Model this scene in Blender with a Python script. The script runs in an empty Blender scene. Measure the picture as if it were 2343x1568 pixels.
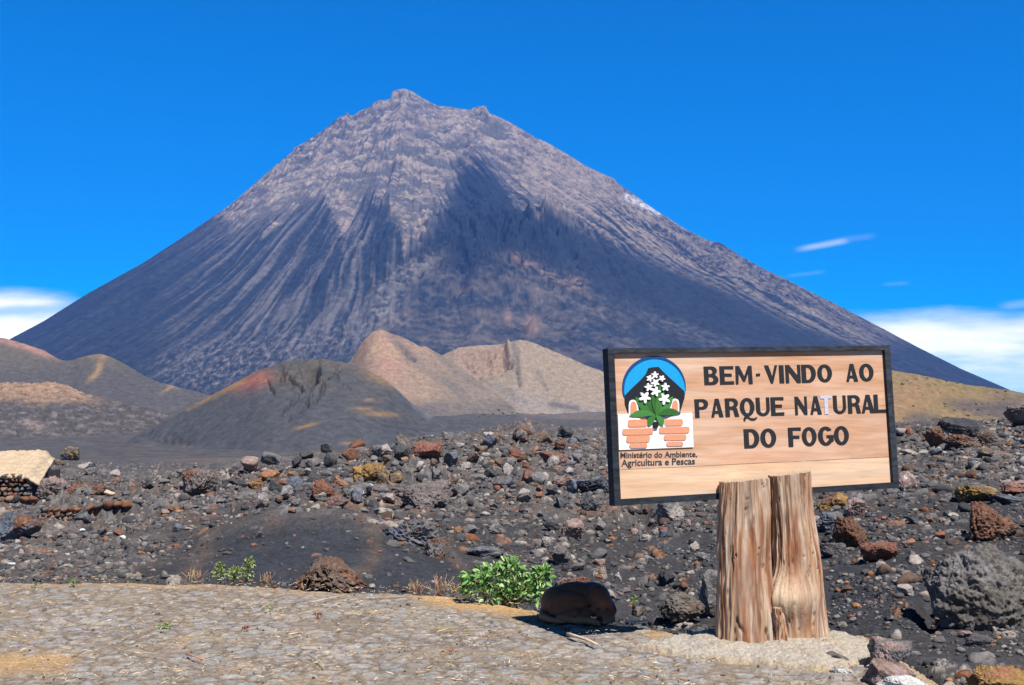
import bpy, bmesh, math, random
import numpy as np
from mathutils import Vector
from mathutils.geometry import tessellate_polygon

random.seed(7)
RNG = np.random.default_rng(7)
sc = bpy.context.scene
COL = sc.collection

# ------------------------------------------------------------------ camera
F = 2500.0                                   # focal length in reference pixels (2342 wide)
PITCH = math.atan(146 / F)
CAMZ = 1.6
CP, SP = math.cos(PITCH), math.sin(PITCH)
cam = bpy.data.cameras.new('camera')
cam.sensor_width = 36
cam.lens = 36 * F / 2342
cam.clip_start = 0.1
cam.clip_end = 40000
camo = bpy.data.objects.new('camera', cam)
camo.location = (0, 0, CAMZ)
camo.rotation_euler = (math.pi / 2 + PITCH, 0, 0)
COL.objects.link(camo)
sc.camera = camo

# ------------------------------------------------------------------ light
SUN = Vector((0.31, -0.59, 1.0)).normalized()          # towards the sun
SUN_EL = math.asin(SUN.z)
SUN_ROT = math.atan2(SUN.x, SUN.y)
sun = bpy.data.lights.new('sun', 'SUN')
sun.energy = 4.8
sun.angle = math.radians(0.5)
sun.color = (1.0, 0.955, 0.90)
suno = bpy.data.objects.new('sun', sun)
suno.rotation_euler = SUN.to_track_quat('Z', 'Y').to_euler()
suno.location = (20, -30, 60)
COL.objects.link(suno)

sc.view_settings.view_transform = 'Standard'
sc.view_settings.look = 'None'
sc.view_settings.gamma = 1
sc.view_settings.exposure = 0.80
sc.cycles.max_bounces = 5
sc.cycles.diffuse_bounces = 3
sc.cycles.volume_bounces = 0
sc.cycles.use_denoising = True

HAZE_DENSITY = 0.000085
HAZE_COLOR = (0.04, 0.26, 1.0)


def N(nt, typ, **kw):
    n = nt.nodes.new(typ)
    for k, v in kw.items():
        setattr(n, k, v)
    return n


def math_node(nt, op, a, b=None, clamp=False):
    n = nt.nodes.new('ShaderNodeMath')
    n.operation = op
    n.use_clamp = clamp
    for i, v in enumerate((a, b)):
        if v is None:
            continue
        if isinstance(v, (int, float)):
            n.inputs[i].default_value = v
        else:
            nt.links.new(v, n.inputs[i])
    return n.outputs[0]


def maprange(nt, v, a, b, c=0.0, d=1.0, smooth=True):
    n = nt.nodes.new('ShaderNodeMapRange')
    n.interpolation_type = 'SMOOTHSTEP' if smooth else 'LINEAR'
    nt.links.new(v, n.inputs[0])
    for i, x in zip((1, 2, 3, 4), (a, b, c, d)):
        n.inputs[i].default_value = x
    return n.outputs[0]


def ray(x, y):
    u = (x - 1171) / F
    v = (784 - y) / F
    return np.array([u, CP - v * SP, SP + v * CP])


def ae(x, y):
    r = ray(x, y)
    return r[0] / r[1], r[2] / r[1]


def build_world():
    w = bpy.data.worlds.new('World')
    sc.world = w
    w.use_nodes = True
    nt = w.node_tree
    nt.nodes.clear()
    out = N(nt, 'ShaderNodeOutputWorld')
    bg = N(nt, 'ShaderNodeBackground')
    bg.inputs['Strength'].default_value = 0.10
    sky = N(nt, 'ShaderNodeTexSky')
    sky.sky_type = 'NISHITA'
    sky.sun_disc = False
    sky.sun_elevation = SUN_EL
    sky.sun_rotation = SUN_ROT
    sky.altitude = 1700
    sky.air_density = 1.0
    sky.dust_density = 0.3
    sky.ozone_density = 3.0
    mul = N(nt, 'ShaderNodeMix', data_type='RGBA', blend_type='MULTIPLY')
    mul.inputs['Factor'].default_value = 1.0
    nt.links.new(sky.outputs[0], mul.inputs[6])
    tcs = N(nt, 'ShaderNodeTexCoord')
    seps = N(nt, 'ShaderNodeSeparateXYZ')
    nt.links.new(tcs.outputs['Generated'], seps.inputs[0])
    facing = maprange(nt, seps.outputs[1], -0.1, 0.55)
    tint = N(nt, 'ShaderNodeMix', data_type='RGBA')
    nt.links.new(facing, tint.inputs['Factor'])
    tint.inputs[6].default_value = (0.62, 0.66, 0.66, 1)  # sky behind the camera made greyer to neutralise the fill light
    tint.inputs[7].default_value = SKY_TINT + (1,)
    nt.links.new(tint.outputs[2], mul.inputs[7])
    hs = N(nt, 'ShaderNodeHueSaturation')
    hs.inputs['Saturation'].default_value = 1.25
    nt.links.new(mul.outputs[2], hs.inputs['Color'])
    # sky above the frame dimmed on purpose to hold down the fill light
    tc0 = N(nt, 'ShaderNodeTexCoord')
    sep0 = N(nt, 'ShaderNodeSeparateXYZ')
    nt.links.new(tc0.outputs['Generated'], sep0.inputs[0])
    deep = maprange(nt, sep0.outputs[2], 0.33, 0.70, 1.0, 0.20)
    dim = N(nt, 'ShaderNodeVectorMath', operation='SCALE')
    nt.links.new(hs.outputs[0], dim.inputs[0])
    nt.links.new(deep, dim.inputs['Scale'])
    # clouds: real directions on the sky, as slopes u = x/y and v = z/y
    tc = N(nt, 'ShaderNodeTexCoord')
    sep = N(nt, 'ShaderNodeSeparateXYZ')
    nt.links.new(tc.outputs['Generated'], sep.inputs[0])
    ysafe = math_node(nt, 'MAXIMUM', sep.outputs[1], 0.02)
    u = math_node(nt, 'DIVIDE', sep.outputs[0], ysafe)
    v = math_node(nt, 'DIVIDE', sep.outputs[2], ysafe)
    front = maprange(nt, sep.outputs[1], 0.02, 0.2)
    comb = N(nt, 'ShaderNodeCombineXYZ')
    nt.links.new(u, comb.inputs[0])
    nt.links.new(v, comb.inputs[1])

    def noise(sx, sy, scale, detail=5, rough=0.55, rot=0.0, off=(0, 0, 0)):
        mp = N(nt, 'ShaderNodeMapping')
        mp.inputs['Scale'].default_value = (sx, sy, 1)
        mp.inputs['Rotation'].default_value = (0, 0, rot)
        mp.inputs['Location'].default_value = off
        nt.links.new(comb.outputs[0], mp.inputs[0])
        t = N(nt, 'ShaderNodeTexNoise')
        t.inputs['Scale'].default_value = scale
        t.inputs['Detail'].default_value = detail
        t.inputs['Roughness'].default_value = rough
        nt.links.new(mp.outputs[0], t.inputs['Vector'])
        return t.outputs[0]

    n1 = noise(1.0, 4.0, 9.0, 6)
    n2 = noise(1.0, 6.0, 6.0, 6, 0.6, 0.12, (3, 1, 0))
    dn1 = math_node(nt, 'SUBTRACT', n1, 0.5)
    dn2 = math_node(nt, 'SUBTRACT', n2, 0.5)
    masks = []
    # right bank of cloud
    a0, e_top = ae(2100, 712)
    _, e_bot = ae(2200, 905)
    top = math_node(nt, 'SUBTRACT', e_top, v)
    top = math_node(nt, 'ADD', top, math_node(nt, 'MULTIPLY', dn1, 0.030))
    m = maprange(nt, top, -0.004, 0.020)
    low = math_node(nt, 'ADD', v, math_node(nt, 'MULTIPLY', dn2, 0.16))
    lowm = maprange(nt, low, e_bot - 0.002, e_bot + 0.060, 0.34, 0.92)
    m = math_node(nt, 'MULTIPLY', m, lowm)
    m = math_node(nt, 'MULTIPLY', m, maprange(nt, u, 0.27, 0.36))
    masks.append(m)
    # left bank of cloud
    a1, e1 = ae(90, 662)
    _, e2 = ae(90, 745)
    _, e3 = ae(90, 705)
    tp = math_node(nt, 'ADD', math_node(nt, 'SUBTRACT', e1, v), math_node(nt, 'MULTIPLY', dn1, 0.034))
    m = maprange(nt, tp, -0.004, 0.022)
    gap = math_node(nt, 'ABSOLUTE', math_node(nt, 'ADD', math_node(nt, 'SUBTRACT', v, e3 - 0.004), math_node(nt, 'MULTIPLY', dn2, 0.03)))
    gapm = maprange(nt, gap, 0.001, 0.012, 0.40, 0.95)
    m = math_node(nt, 'MULTIPLY', m, gapm)
    side = math_node(nt, 'ADD', u, math_node(nt, 'MULTIPLY', dn2, 0.12))
    m = math_node(nt, 'MULTIPLY', m, maprange(nt, side, -0.435, -0.385, 1.0, 0.0))
    masks.append(m)
    # thin wisps
    for (xa, ya, xb, yb, th, st) in ((1808, 573, 1955, 548, 11, 0.30), (1900, 553, 2010, 540, 12, 0.06),
                                     (1785, 634, 1895, 620, 8, 0.05), (2010, 652, 2085, 645, 8, 0.05),
                                     (2270, 705, 2400, 690, 16, 0.16)):
        pa, pb = ae(xa, ya), ae(xb, yb)
        du, dv = pb[0] - pa[0], pb[1] - pa[1]
        L = math.hypot(du, dv)
        tu = math_node(nt, 'MULTIPLY', math_node(nt, 'SUBTRACT', u, pa[0]), du / L)
        tv = math_node(nt, 'MULTIPLY', math_node(nt, 'SUBTRACT', v, pa[1]), dv / L)
        t = math_node(nt, 'DIVIDE', math_node(nt, 'ADD', tu, tv), L)
        su = math_node(nt, 'MULTIPLY', math_node(nt, 'SUBTRACT', u, pa[0]), -dv / L)
        sv = math_node(nt, 'MULTIPLY', math_node(nt, 'SUBTRACT', v, pa[1]), du / L)
        s = math_node(nt, 'ABSOLUTE', math_node(nt, 'ADD', math_node(nt, 'ADD', su, sv), math_node(nt, 'MULTIPLY', dn1, 0.006)))
        m = maprange(nt, s, 0.0, th / F, 1.0, 0.0)
        m = math_node(nt, 'MULTIPLY', m, maprange(nt, t, 0.0, 0.35))
        m = math_node(nt, 'MULTIPLY', m, maprange(nt, t, 0.75, 1.0, 1.0, 0.0))
        masks.append(math_node(nt, 'MULTIPLY', m, st))
    tot = masks[0]
    for m in masks[1:]:
        tot = math_node(nt, 'MAXIMUM', tot, m)
    tot = math_node(nt, 'MULTIPLY', tot, front, True)
    mix = N(nt, 'ShaderNodeMix', data_type='RGBA')
    nt.links.new(tot, mix.inputs['Factor'])
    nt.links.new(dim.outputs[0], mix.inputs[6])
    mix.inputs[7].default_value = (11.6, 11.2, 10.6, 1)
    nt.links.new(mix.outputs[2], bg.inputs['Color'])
    nt.links.new(bg.outputs[0], out.inputs[0])


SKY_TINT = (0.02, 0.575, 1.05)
build_world()


# ------------------------------------------------------------------ numpy noise
_perm = RNG.permutation(256).astype(np.int32)
_perm = np.concatenate([_perm, _perm, _perm])
_ang = RNG.uniform(0, 2 * np.pi, 256)
_g2 = np.stack([np.cos(_ang), np.sin(_ang)], 1).astype(np.float32)
_g3 = RNG.normal(size=(256, 3))
_g3 = (_g3 / np.linalg.norm(_g3, axis=1, keepdims=True)).astype(np.float32)


def noise2(x, y):
    x, y = np.broadcast_arrays(np.asarray(x, np.float32), np.asarray(y, np.float32))
    xf, yf = np.floor(x), np.floor(y)
    xi, yi = xf.astype(np.int32) & 255, yf.astype(np.int32) & 255
    fx, fy = x - xf, y - yf
    u = fx * fx * fx * (fx * (fx * 6 - 15) + 10)
    v = fy * fy * fy * (fy * (fy * 6 - 15) + 10)

    def g(dx, dy):
        h = _perm[_perm[(xi + dx) & 255] + ((yi + dy) & 255)]
        gr = _g2[h]
        return gr[..., 0] * (fx - dx) + gr[..., 1] * (fy - dy)
    a = g(0, 0) * (1 - u) + g(1, 0) * u
    b = g(0, 1) * (1 - u) + g(1, 1) * u
    return 1.5 * (a * (1 - v) + b * v)


def noise3(p):
    p = np.asarray(p, np.float32)
    pf = np.floor(p)
    i = pf.astype(np.int32) & 255
    f = p - pf
    w = f * f * f * (f * (f * 6 - 15) + 10)
    r = 0
    for dx in (0, 1):
        wx = w[..., 0] if dx else 1 - w[..., 0]
        for dy in (0, 1):
            wy = w[..., 1] if dy else 1 - w[..., 1]
            for dz in (0, 1):
                wz = w[..., 2] if dz else 1 - w[..., 2]
                h = _perm[_perm[_perm[(i[..., 0] + dx) & 255] + ((i[..., 1] + dy) & 255)] + ((i[..., 2] + dz) & 255)]
                gr = _g3[h]
                r = r + wx * wy * wz * (gr[..., 0] * (f[..., 0] - dx) + gr[..., 1] * (f[..., 1] - dy) + gr[..., 2] * (f[..., 2] - dz))
    return 1.5 * r


def fbm2(x, y, oct=4, gain=0.5, lac=2.03, ridged=False):
    r, a, n = 0, 1.0, 0
    for k in range(oct):
        q = noise2(x + 17.3 * k, y - 9.1 * k)
        r = r + a * ((1 - 2 * np.abs(q)) if ridged else q)
        n += a
        a *= gain
        x, y = x * lac, y * lac
    return r / n


def fbm3(p, oct=4, gain=0.5, lac=2.03, ridged=False):
    r, a, n = 0, 1.0, 0
    p = np.asarray(p, np.float32)
    for k in range(oct):
        q = noise3(p + 7.7 * k)
        r = r + a * ((1 - 2 * np.abs(q)) if ridged else q)
        n += a
        a *= gain
        p = p * lac
    return r / n


def worley2(x, y, seed=0, jitter=0.85):
    """nearest and second distance, and a random id (0..1) of the nearest cell"""
    x, y = np.broadcast_arrays(np.asarray(x, np.float32), np.asarray(y, np.float32))
    tab = np.random.default_rng(100 + seed).uniform(0, 1, (256, 3)).astype(np.float32)
    xf, yf = np.floor(x), np.floor(y)
    f1 = np.full(x.shape, 9, np.float32)
    f2 = np.full(x.shape, 9, np.float32)
    idn = np.zeros(x.shape, np.float32)
    xi, yi = xf.astype(np.int32), yf.astype(np.int32)
    for dx in (-1, 0, 1):
        for dy in (-1, 0, 1):
            h = _perm[_perm[(xi + dx) & 255] + ((yi + dy) & 255)]
            t = tab[h]
            px = xf + dx + 0.5 + jitter * (t[..., 0] - 0.5)
            py = yf + dy + 0.5 + jitter * (t[..., 1] - 0.5)
            d = np.hypot(px - x, py - y)
            near = d < f1
            f2 = np.where(near, f1, np.minimum(f2, d))
            idn = np.where(near, t[..., 2], idn)
            f1 = np.where(near, d, f1)
    return f1, f2, idn


def sstep(a, b, x):
    t = np.clip((x - a) / (b - a), 0, 1)
    return t * t * (3 - 2 * t)


def lerp(a, b, t):
    return a + (b - a) * t


def mixc(c, col, m):
    return c + (np.asarray(col, np.float32) - c) * m[..., None]


def proj(X, Y, Z):
    w = Y * CP + (Z - CAMZ) * SP
    w = np.maximum(w, 0.05)
    return 1171 + F * X / w, 784 - F * (-Y * SP + (Z - CAMZ) * CP) / w


def world(x, y, d):
    """point on the view ray of reference pixel (x, y) at forward distance d"""
    r = ray(x, y)
    return np.array([r[0] / r[1] * d, d, CAMZ + r[2] / r[1] * d])


def zat(y, d):
    return CAMZ + ae(1171, y)[1] * d


def blur1(a, n, axis):
    k = np.ones(2 * n + 1) / (2 * n + 1)
    pad = [(0, 0)] * a.ndim
    pad[axis] = (n, n)
    ap = np.pad(a, pad, mode='edge')
    cs = np.cumsum(ap, axis=axis, dtype=np.float64)
    z = np.zeros_like(np.take(cs, [0], axis=axis))
    cs = np.concatenate([z, cs], axis=axis)
    m = a.shape[axis]
    hi = np.take(cs, np.arange(2 * n + 1, 2 * n + 1 + m), axis=axis)
    lo = np.take(cs, np.arange(0, m), axis=axis)
    return ((hi - lo) / (2 * n + 1)).astype(np.float32)


class Poly:
    """soft region of rock colour bounded by an outline"""
    S = 4

    def __init__(self, pts, blur=12):
        gx = np.arange(-200, 2560, self.S, dtype=np.float32)
        gy = np.arange(100, 1640, self.S, dtype=np.float32)
        X, Y = np.meshgrid(gx, gy)
        ins = np.zeros(X.shape, bool)
        n = len(pts)
        for i in range(n):
            x1, y1 = pts[i]
            x2, y2 = pts[(i + 1) % n]
            if y1 == y2:
                continue
            c = ((y1 > Y) != (y2 > Y)) & (X < (x2 - x1) * (Y - y1) / (y2 - y1) + x1)
            ins ^= c
        m = ins.astype(np.float32)
        b = max(1, int(blur / self.S))
        for _ in range(2):
            m = blur1(blur1(m, b, 0), b, 1)
        self.m = m

    def __call__(self, x, y):
        u = np.clip((x + 200) / self.S, 0, self.m.shape[1] - 1.01)
        v = np.clip((y - 100) / self.S, 0, self.m.shape[0] - 1.01)
        i, j = u.astype(int), v.astype(int)
        fu, fv = u - i, v - j
        m = self.m
        return (m[j, i] * (1 - fu) + m[j, i + 1] * fu) * (1 - fv) + (m[j + 1, i] * (1 - fu) + m[j + 1, i + 1] * fu) * fv


def blob(x, y, cx, cy, rx, ry, ang=0.0):
    a = math.radians(ang)
    dx, dy = x - cx, y - cy
    u = dx * math.cos(a) + dy * math.sin(a)
    v = -dx * math.sin(a) + dy * math.cos(a)
    return np.exp(-((u / rx) ** 2 + (v / ry) ** 2))


def stroke(x, y, pts, w):
    """1 on a polyline, fading over width w"""
    best = np.full(np.shape(x), 1e9, np.float32)
    for (x1, y1), (x2, y2) in zip(pts[:-1], pts[1:]):
        dx, dy = x2 - x1, y2 - y1
        t = np.clip(((x - x1) * dx + (y - y1) * dy) / (dx * dx + dy * dy), 0, 1)
        best = np.minimum(best, np.hypot(x - x1 - t * dx, y - y1 - t * dy))
    return np.exp(-(best / w) ** 2)


# ------------------------------------------------------------------ objects and materials
def link(o, parent=None):
    COL.objects.link(o)
    if parent is not None:
        o.parent = parent
    return o


def tag(o, label=None, cat=None, group=None, kind=None):
    if label:
        o['label'] = label
    if cat:
        o['category'] = cat
    if group:
        o['group'] = group
    if kind:
        o['kind'] = kind
    return o


def empty(name, loc, label, cat, group=None):
    o = bpy.data.objects.new(name, None)
    o.empty_display_size = 0.1
    o.location = loc
    link(o)
    return tag(o, label, cat, group)


def mesh_obj(name, verts, faces, mat, col=None, parent=None, smooth=True, loc=(0, 0, 0)):
    """verts (n,3), faces: (m,3) or (m,4) array, or list of lists"""
    me = bpy.data.meshes.new(name)
    verts = np.asarray(verts, np.float32).reshape(-1, 3)
    if isinstance(faces, np.ndarray):
        k = faces.shape[1]
        me.vertices.add(len(verts))
        me.vertices.foreach_set('co', verts.ravel())
        me.loops.add(faces.size)
        me.loops.foreach_set('vertex_index', faces.astype(np.int32).ravel())
        me.polygons.add(len(faces))
        me.polygons.foreach_set('loop_start', np.arange(0, faces.size, k, dtype=np.int32))
        me.polygons.foreach_set('loop_total', np.full(len(faces), k, np.int32))
        me.update(calc_edges=True)
    else:
        me.from_pydata(verts.tolist(), [], [list(f) for f in faces])
    me.polygons.foreach_set('use_smooth', np.full(len(me.polygons), smooth, bool))
    if col is not None:
        a = me.color_attributes.new('Col', 'FLOAT_COLOR', 'POINT')
        c = np.ones((len(verts), 4), np.float32)
        c[:, :3] = np.clip(np.asarray(col, np.float32).reshape(-1, 3) if np.ndim(col) > 1 else np.tile(col, (len(verts), 1)), 0, 1)
        a.data.foreach_set('color', c.ravel())
    me.materials.append(mat)
    me.validate()
    o = bpy.data.objects.new(name, me)
    o.location = loc
    return link(o, parent)


def grid_faces(R, C):
    i = np.arange(R * C, dtype=np.int32).reshape(R, C)
    return np.stack([i[:-1, :-1], i[:-1, 1:], i[1:, 1:], i[1:, :-1]], -1).reshape(-1, 4)


def grid_obj(name, X, Y, Z, col, mat):
    V = np.stack([X, Y, Z], -1)
    R, C = X.shape
    return mesh_obj(name, V.reshape(-1, 3), grid_faces(R, C), mat, col.reshape(-1, 3))


def rock_material(name, scale, bump, dist, var=0.35, rough=0.95, tint=None, detail=6):
    """albedo from the mesh's rock colour, broken up by fine noise; noise relief"""
    m = bpy.data.materials.new(name)
    m.use_nodes = True
    nt = m.node_tree
    b = nt.nodes['Principled BSDF']
    b.inputs['Roughness'].default_value = rough
    b.inputs['Specular IOR Level'].default_value = 0.15
    at = N(nt, 'ShaderNodeAttribute', attribute_name='Col')
    tc = N(nt, 'ShaderNodeTexCoord')
    t = N(nt, 'ShaderNodeTexNoise')
    t.inputs['Scale'].default_value = scale
    t.inputs['Detail'].default_value = detail
    t.inputs['Roughness'].default_value = 0.65
    nt.links.new(tc.outputs['Object'], t.inputs['Vector'])
    f = maprange(nt, t.outputs[0], 0.3, 0.7, 1 - var, 1 + var, False)
    mul = N(nt, 'ShaderNodeVectorMath', operation='SCALE')
    nt.links.new(at.outputs['Color'], mul.inputs[0])
    nt.links.new(f, mul.inputs['Scale'])
    nt.links.new(mul.outputs[0], b.inputs['Base Color'])
    if bump:
        t2 = N(nt, 'ShaderNodeTexNoise')
        t2.inputs['Scale'].default_value = scale * 0.8
        t2.inputs['Detail'].default_value = detail
        t2.inputs['Roughness'].default_value = 0.7
        nt.links.new(tc.outputs['Object'], t2.inputs['Vector'])
        bp = N(nt, 'ShaderNodeBump')
        bp.inputs['Strength'].default_value = bump
        bp.inputs['Distance'].default_value = dist
        nt.links.new(t2.outputs[0], bp.inputs['Height'])
        nt.links.new(bp.outputs[0], b.inputs['Normal'])
    return m


M_NEAR = rock_material('cinder', 30, 0.6, 0.02, 0.45)
M_ROCK = rock_material('lava_rock', 22, 0.8, 0.03, 0.40)
M_PAVE = rock_material('worn_paving', 45, 0.5, 0.008, 0.30)
M_PLAIN = rock_material('lava_plain', 0.5, 0.6, 0.7, 0.40)
M_HILL = rock_material('cinder_hill', 0.35, 0.5, 0.8, 0.22)
M_MOUNT = rock_material('volcano_rock', 0.03, 0.6, 9.0, 0.20)
M_CONC = rock_material('old_concrete', 34, 1.0, 0.03, 0.22)
M_LEAF = rock_material('leaf', 30, 0.0, 0, 0.12, 0.55)
M_PLAINCOL = rock_material('painted', 60, 0.15, 0.002, 0.10, 0.7)
M_STRAW = rock_material('dry_straw', 40, 0.0, 0, 0.15, 0.8)

# ------------------------------------------------------------------ volcano
COLS = np.concatenate([np.arange(-1500, -160, 16), np.arange(-160, 2520, 2.25), np.arange(2520, 3900, 16)])
ACOL = np.array([ae(x, 930)[0] for x in COLS], np.float32)


def curve_ae(pts):
    q = np.array([ae(*p) for p in pts])
    return q[:, 0], q[:, 1]


SIL = [(-1500, 960), (-400, 945), (-260, 925), (-160, 875), (-60, 825), (30, 772), (100, 735), (200, 672), (330, 600), (430, 535), (525, 470), (600, 405), (650, 362), (668, 348),
       (672, 338), (690, 330), (715, 314), (740, 298), (760, 281), (775, 268), (788, 264), (793, 256), (799, 264), (808, 265), (822, 254), (840, 248), (855, 236),
       (868, 229), (880, 230), (893, 226), (896, 211), (910, 205), (925, 203), (945, 211), (965, 224), (985, 235), (1003, 243), (1030, 245), (1050, 249), (1076, 252),
       (1082, 247), (1095, 244), (1108, 242), (1113, 247), (1119, 259), (1140, 268), (1168, 281), (1200, 300), (1222, 314), (1250, 326), (1280, 343),
       (1310, 361), (1340, 380), (1372, 395), (1396, 406), (1405, 409), (1411, 418), (1430, 431), (1450, 445), (1475, 464), (1500, 482), (1530, 500), (1560, 520),
       (1600, 541), (1628, 553), (1645, 555), (1668, 568), (1700, 590), (1750, 617), (1800, 640), (1850, 666), (1900, 690), (1950, 716), (2000, 742), (2100, 795),
       (2200, 845), (2300, 888), (2342, 908), (2450, 945), (2600, 960), (3900, 965)]


def build_mountain():
    d = np.concatenate([np.linspace(1450, 2300, 130, endpoint=False), np.linspace(2300, 4080, 470, endpoint=False), np.linspace(4080, 6400, 40)]).astype(np.float32)
    A, D = np.meshgrid(ACOL, d)
    X, Y = A * D, D
    cx, cy = -375.0, 4000.0
    r = np.hypot(X - cx, Y - cy)
    th = np.arctan2(X - cx, -(Y - cy))           # 0 = towards the viewer, + to the right
    rl = np.array([0, 60, 200, 384, 528, 960, 1440, 1800, 2200, 3000, 5000])
    hl = np.array([1150, 1140, 1085, 960, 840, 528, 240, 90, 0, -20, -20])
    rr = np.array([0, 60, 240, 432, 752, 1392, 2032, 2600, 3300, 5000])
    hr = np.array([1150, 1142, 1090, 1008, 800, 440, 120, 0, -20, -20])
    wgt = 0.5 + 0.5 * np.sin(th)
    h = np.interp(r, rl, hl) * (1 - wgt) + np.interp(r, rr, hr) * wgt
    h = blur1(blur1(h.astype(np.float32), 6, 0), 3, 1)
    # gullies follow the fall line
    warp = fbm2(X / 260, Y / 260, 3)
    t2 = th + 0.010 * warp
    amp = sstep(260, 900, r) * (1 - 0.75 * sstep(1300, 2000, r))
    g1 = fbm2(t2 * 9, r / 1500, 2, ridged=True)
    g2 = fbm2(t2 * 26, r / 900 + 3, 3, ridged=True)
    g3 = fbm2(t2 * 70, r / 500 + 9, 2, ridged=True)
    lw = lerp(1.0, 0.7, sstep(-0.1, 0.4, th))
    h = h + amp * lw * (18 * g1 + 20 * g2 + 8 * g3)
    # broken rock near the top and down the right flank
    rk = sstep(1000, 520, r + 250 * warp) + 0.8 * sstep(0.55, 0.85, th) * sstep(1900, 1500, r)
    rk = np.clip(rk, 0, 1)
    crag = fbm2(X / 120, (Y + h) / 150, 5, 0.55, ridged=True)
    h = h + rk * 40 * (crag - 0.3) + rk * 9 * fbm2(X / 18, (Y + h) / 22, 3, 0.6)
    # older lava shoulder low on the middle of the face
    def at(x, dd):
        return ae(x, 900)[0] * dd
    sh = np.exp(-((X - at(1180, 2500)) / 330) ** 2 - ((Y - 2560) / 330) ** 2)
    lump = fbm2(X / 150, Y / 150, 5, 0.55)
    h = h + sh * (55 + 55 * lump)
    rid = np.exp(-(((X - at(1260, 2560)) * 0.85 + (Y - 2620) * -0.5) / 75) ** 2 - (((X - at(1260, 2560)) * 0.5 + (Y - 2620) * 0.85) / 170) ** 2)
    h = h + sh * (46 * (fbm2(X / 85, Y / 85, 5, 0.6, ridged=True) - 0.35) + 12 * fbm2(X / 22, Y / 22, 3, 0.6)) + rid * (34 + 64 * fbm2(X / 40, Y / 40, 4, 0.6, ridged=True))
    sp2 = np.exp(-((X - at(900, 2300)) / 160) ** 2 - ((Y - 2450) / 260) ** 2)
    h = h + sp2 * (22 + 34 * lump + 30 * (fbm2(X / 70 + 5, Y / 70, 4, 0.6, ridged=True) - 0.35))
    for (bx, bd, rx, hh) in ((1222, 2130, 24, 34), (735, 2350, 26, 40), (1170, 2190, 16, 16), (1060, 2500, 30, 22), (870, 2280, 40, 24)):
        q = np.hypot((X - at(bx, bd)) / rx, (Y - bd) / (rx * 1.3))
        h = h + hh * np.clip(1 - q, 0, 1) ** 1.3
    low = sstep(1500, 1900, r)
    h = h + low * (7 * fbm2(X / 60, Y / 60, 5, 0.6) + 3 * fbm2(X / 12, Y / 12, 3))
    h = h + 2.2 * fbm2(X / 22, (Y + h) / 26, 4, 0.6)
    # meet the photographed skyline
    sa, se = curve_ae(SIL)
    e_t = np.interp(ACOL, sa, se)
    e = h / D
    s = e_t / np.maximum(e.max(0), 1e-3)
    s = np.clip(s, 0.3, 1.6)
    s0 = blur1(s.astype(np.float32), 10, 0)
    far = sstep(0.945, 1.0, e / e.max(0))         # small crags of the skyline belong to the crest itself
    h = h * (s0 + (s - s0) * far)
    Z = CAMZ + h
    px, py = proj(X, Y, Z)
    # ---- colour of ash, scree and rock
    st = fbm2(t2 * 60, r / 900, 4, 0.6)
    st2 = fbm2(t2 * 150, r / 600 + 4, 3, 0.6)
    patch = fbm2(X / 120, (Y + h) / 120, 5, 0.6)
    fine = fbm2(X / 20, (Y + h) / 24, 4, 0.65)
    wx = px + 22 * patch + 12 * fine
    wy = py + 22 * patch + 10 * fine
    ash = np.array([0.021, 0.029, 0.043], np.float32)
    ash2 = np.array([0.046, 0.053, 0.067], np.float32)
    tan = np.array([0.232, 0.188, 0.156], np.float32)
    grey = np.array([0.112, 0.104, 0.105], np.float32)
    c = np.broadcast_to(ash, X.shape + (3,)).copy()
    k = np.clip(0.15 + 1.2 * st + 0.5 * fine, 0, 1)
    c = mixc(c, ash2, k * 0.6)
    # scree streaks on the gullied left and middle face
    zone = Poly([(560, 430), (760, 360), (1040, 380), (1020, 520), (930, 620), (860, 800), (560, 840), (380, 800), (420, 650), (470, 540)], 50)(px, py)
    rib = np.clip(1.5 * (g2 - 0.42) + 0.9 * (g3 - 0.4), -1, 1)
    k = np.clip(-0.02 + 1.2 * rib + 1.6 * st + 0.6 * st2 + 0.3 * fine, 0, 1)
    c = mixc(c, grey * 1.05, zone * k * 0.78)
    # pale rock of the top
    topm = Poly([(880, 180), (1120, 220), (1330, 340), (1420, 430), (1300, 480), (1180, 440), (1110, 375), (1060, 385), (1010, 470), (960, 560), (930, 600), (900, 470), (830, 430), (790, 560), (740, 440), (640, 500), (520, 520), (470, 500), (600, 380), (760, 260)], 7)(px + 50 * st + 14 * fine, py + 85 * st + 50 * (g2 - 0.42) + 40 * patch + 18 * fine)
    k = np.clip(-0.02 + 1.7 * (crag - 0.32) + 1.3 * patch + 1.0 * fine, 0, 1)
    c = mixc(c, (0.098, 0.091, 0.090), topm * 0.9)
    c = mixc(c, tan * 1.12, topm * k)
    c = mixc(c, ash2 * 1.3, topm * np.clip(-0.05 + 2.0 * st2 + 0.8 * st, 0, 1) * 0.7)
    # right flank: long stripes of old lava
    rf = Poly([(1150, 330), (1330, 350), (1450, 430), (1650, 550), (1900, 680), (2080, 780), (1960, 790), (1830, 740), (1640, 650), (1480, 590), (1360, 540), (1240, 460)], 16)(wx, wy)
    k = np.clip(0.42 + 1.9 * st + 1.0 * fine + 0.6 * patch + 0.5 * rib, 0, 1)
    c = mixc(c, tan * 0.95, rf * k * 0.95)
    rf2 = Poly([(1420, 440), (1660, 560), (1900, 690), (2330, 900), (2120, 850), (1900, 740), (1700, 640)], 12)(wx, wy)
    c = mixc(c, ash * 1.1, rf2 * np.clip(0.40 + 1.8 * st2 + 1.2 * st, 0, 1) * 0.9)
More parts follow.
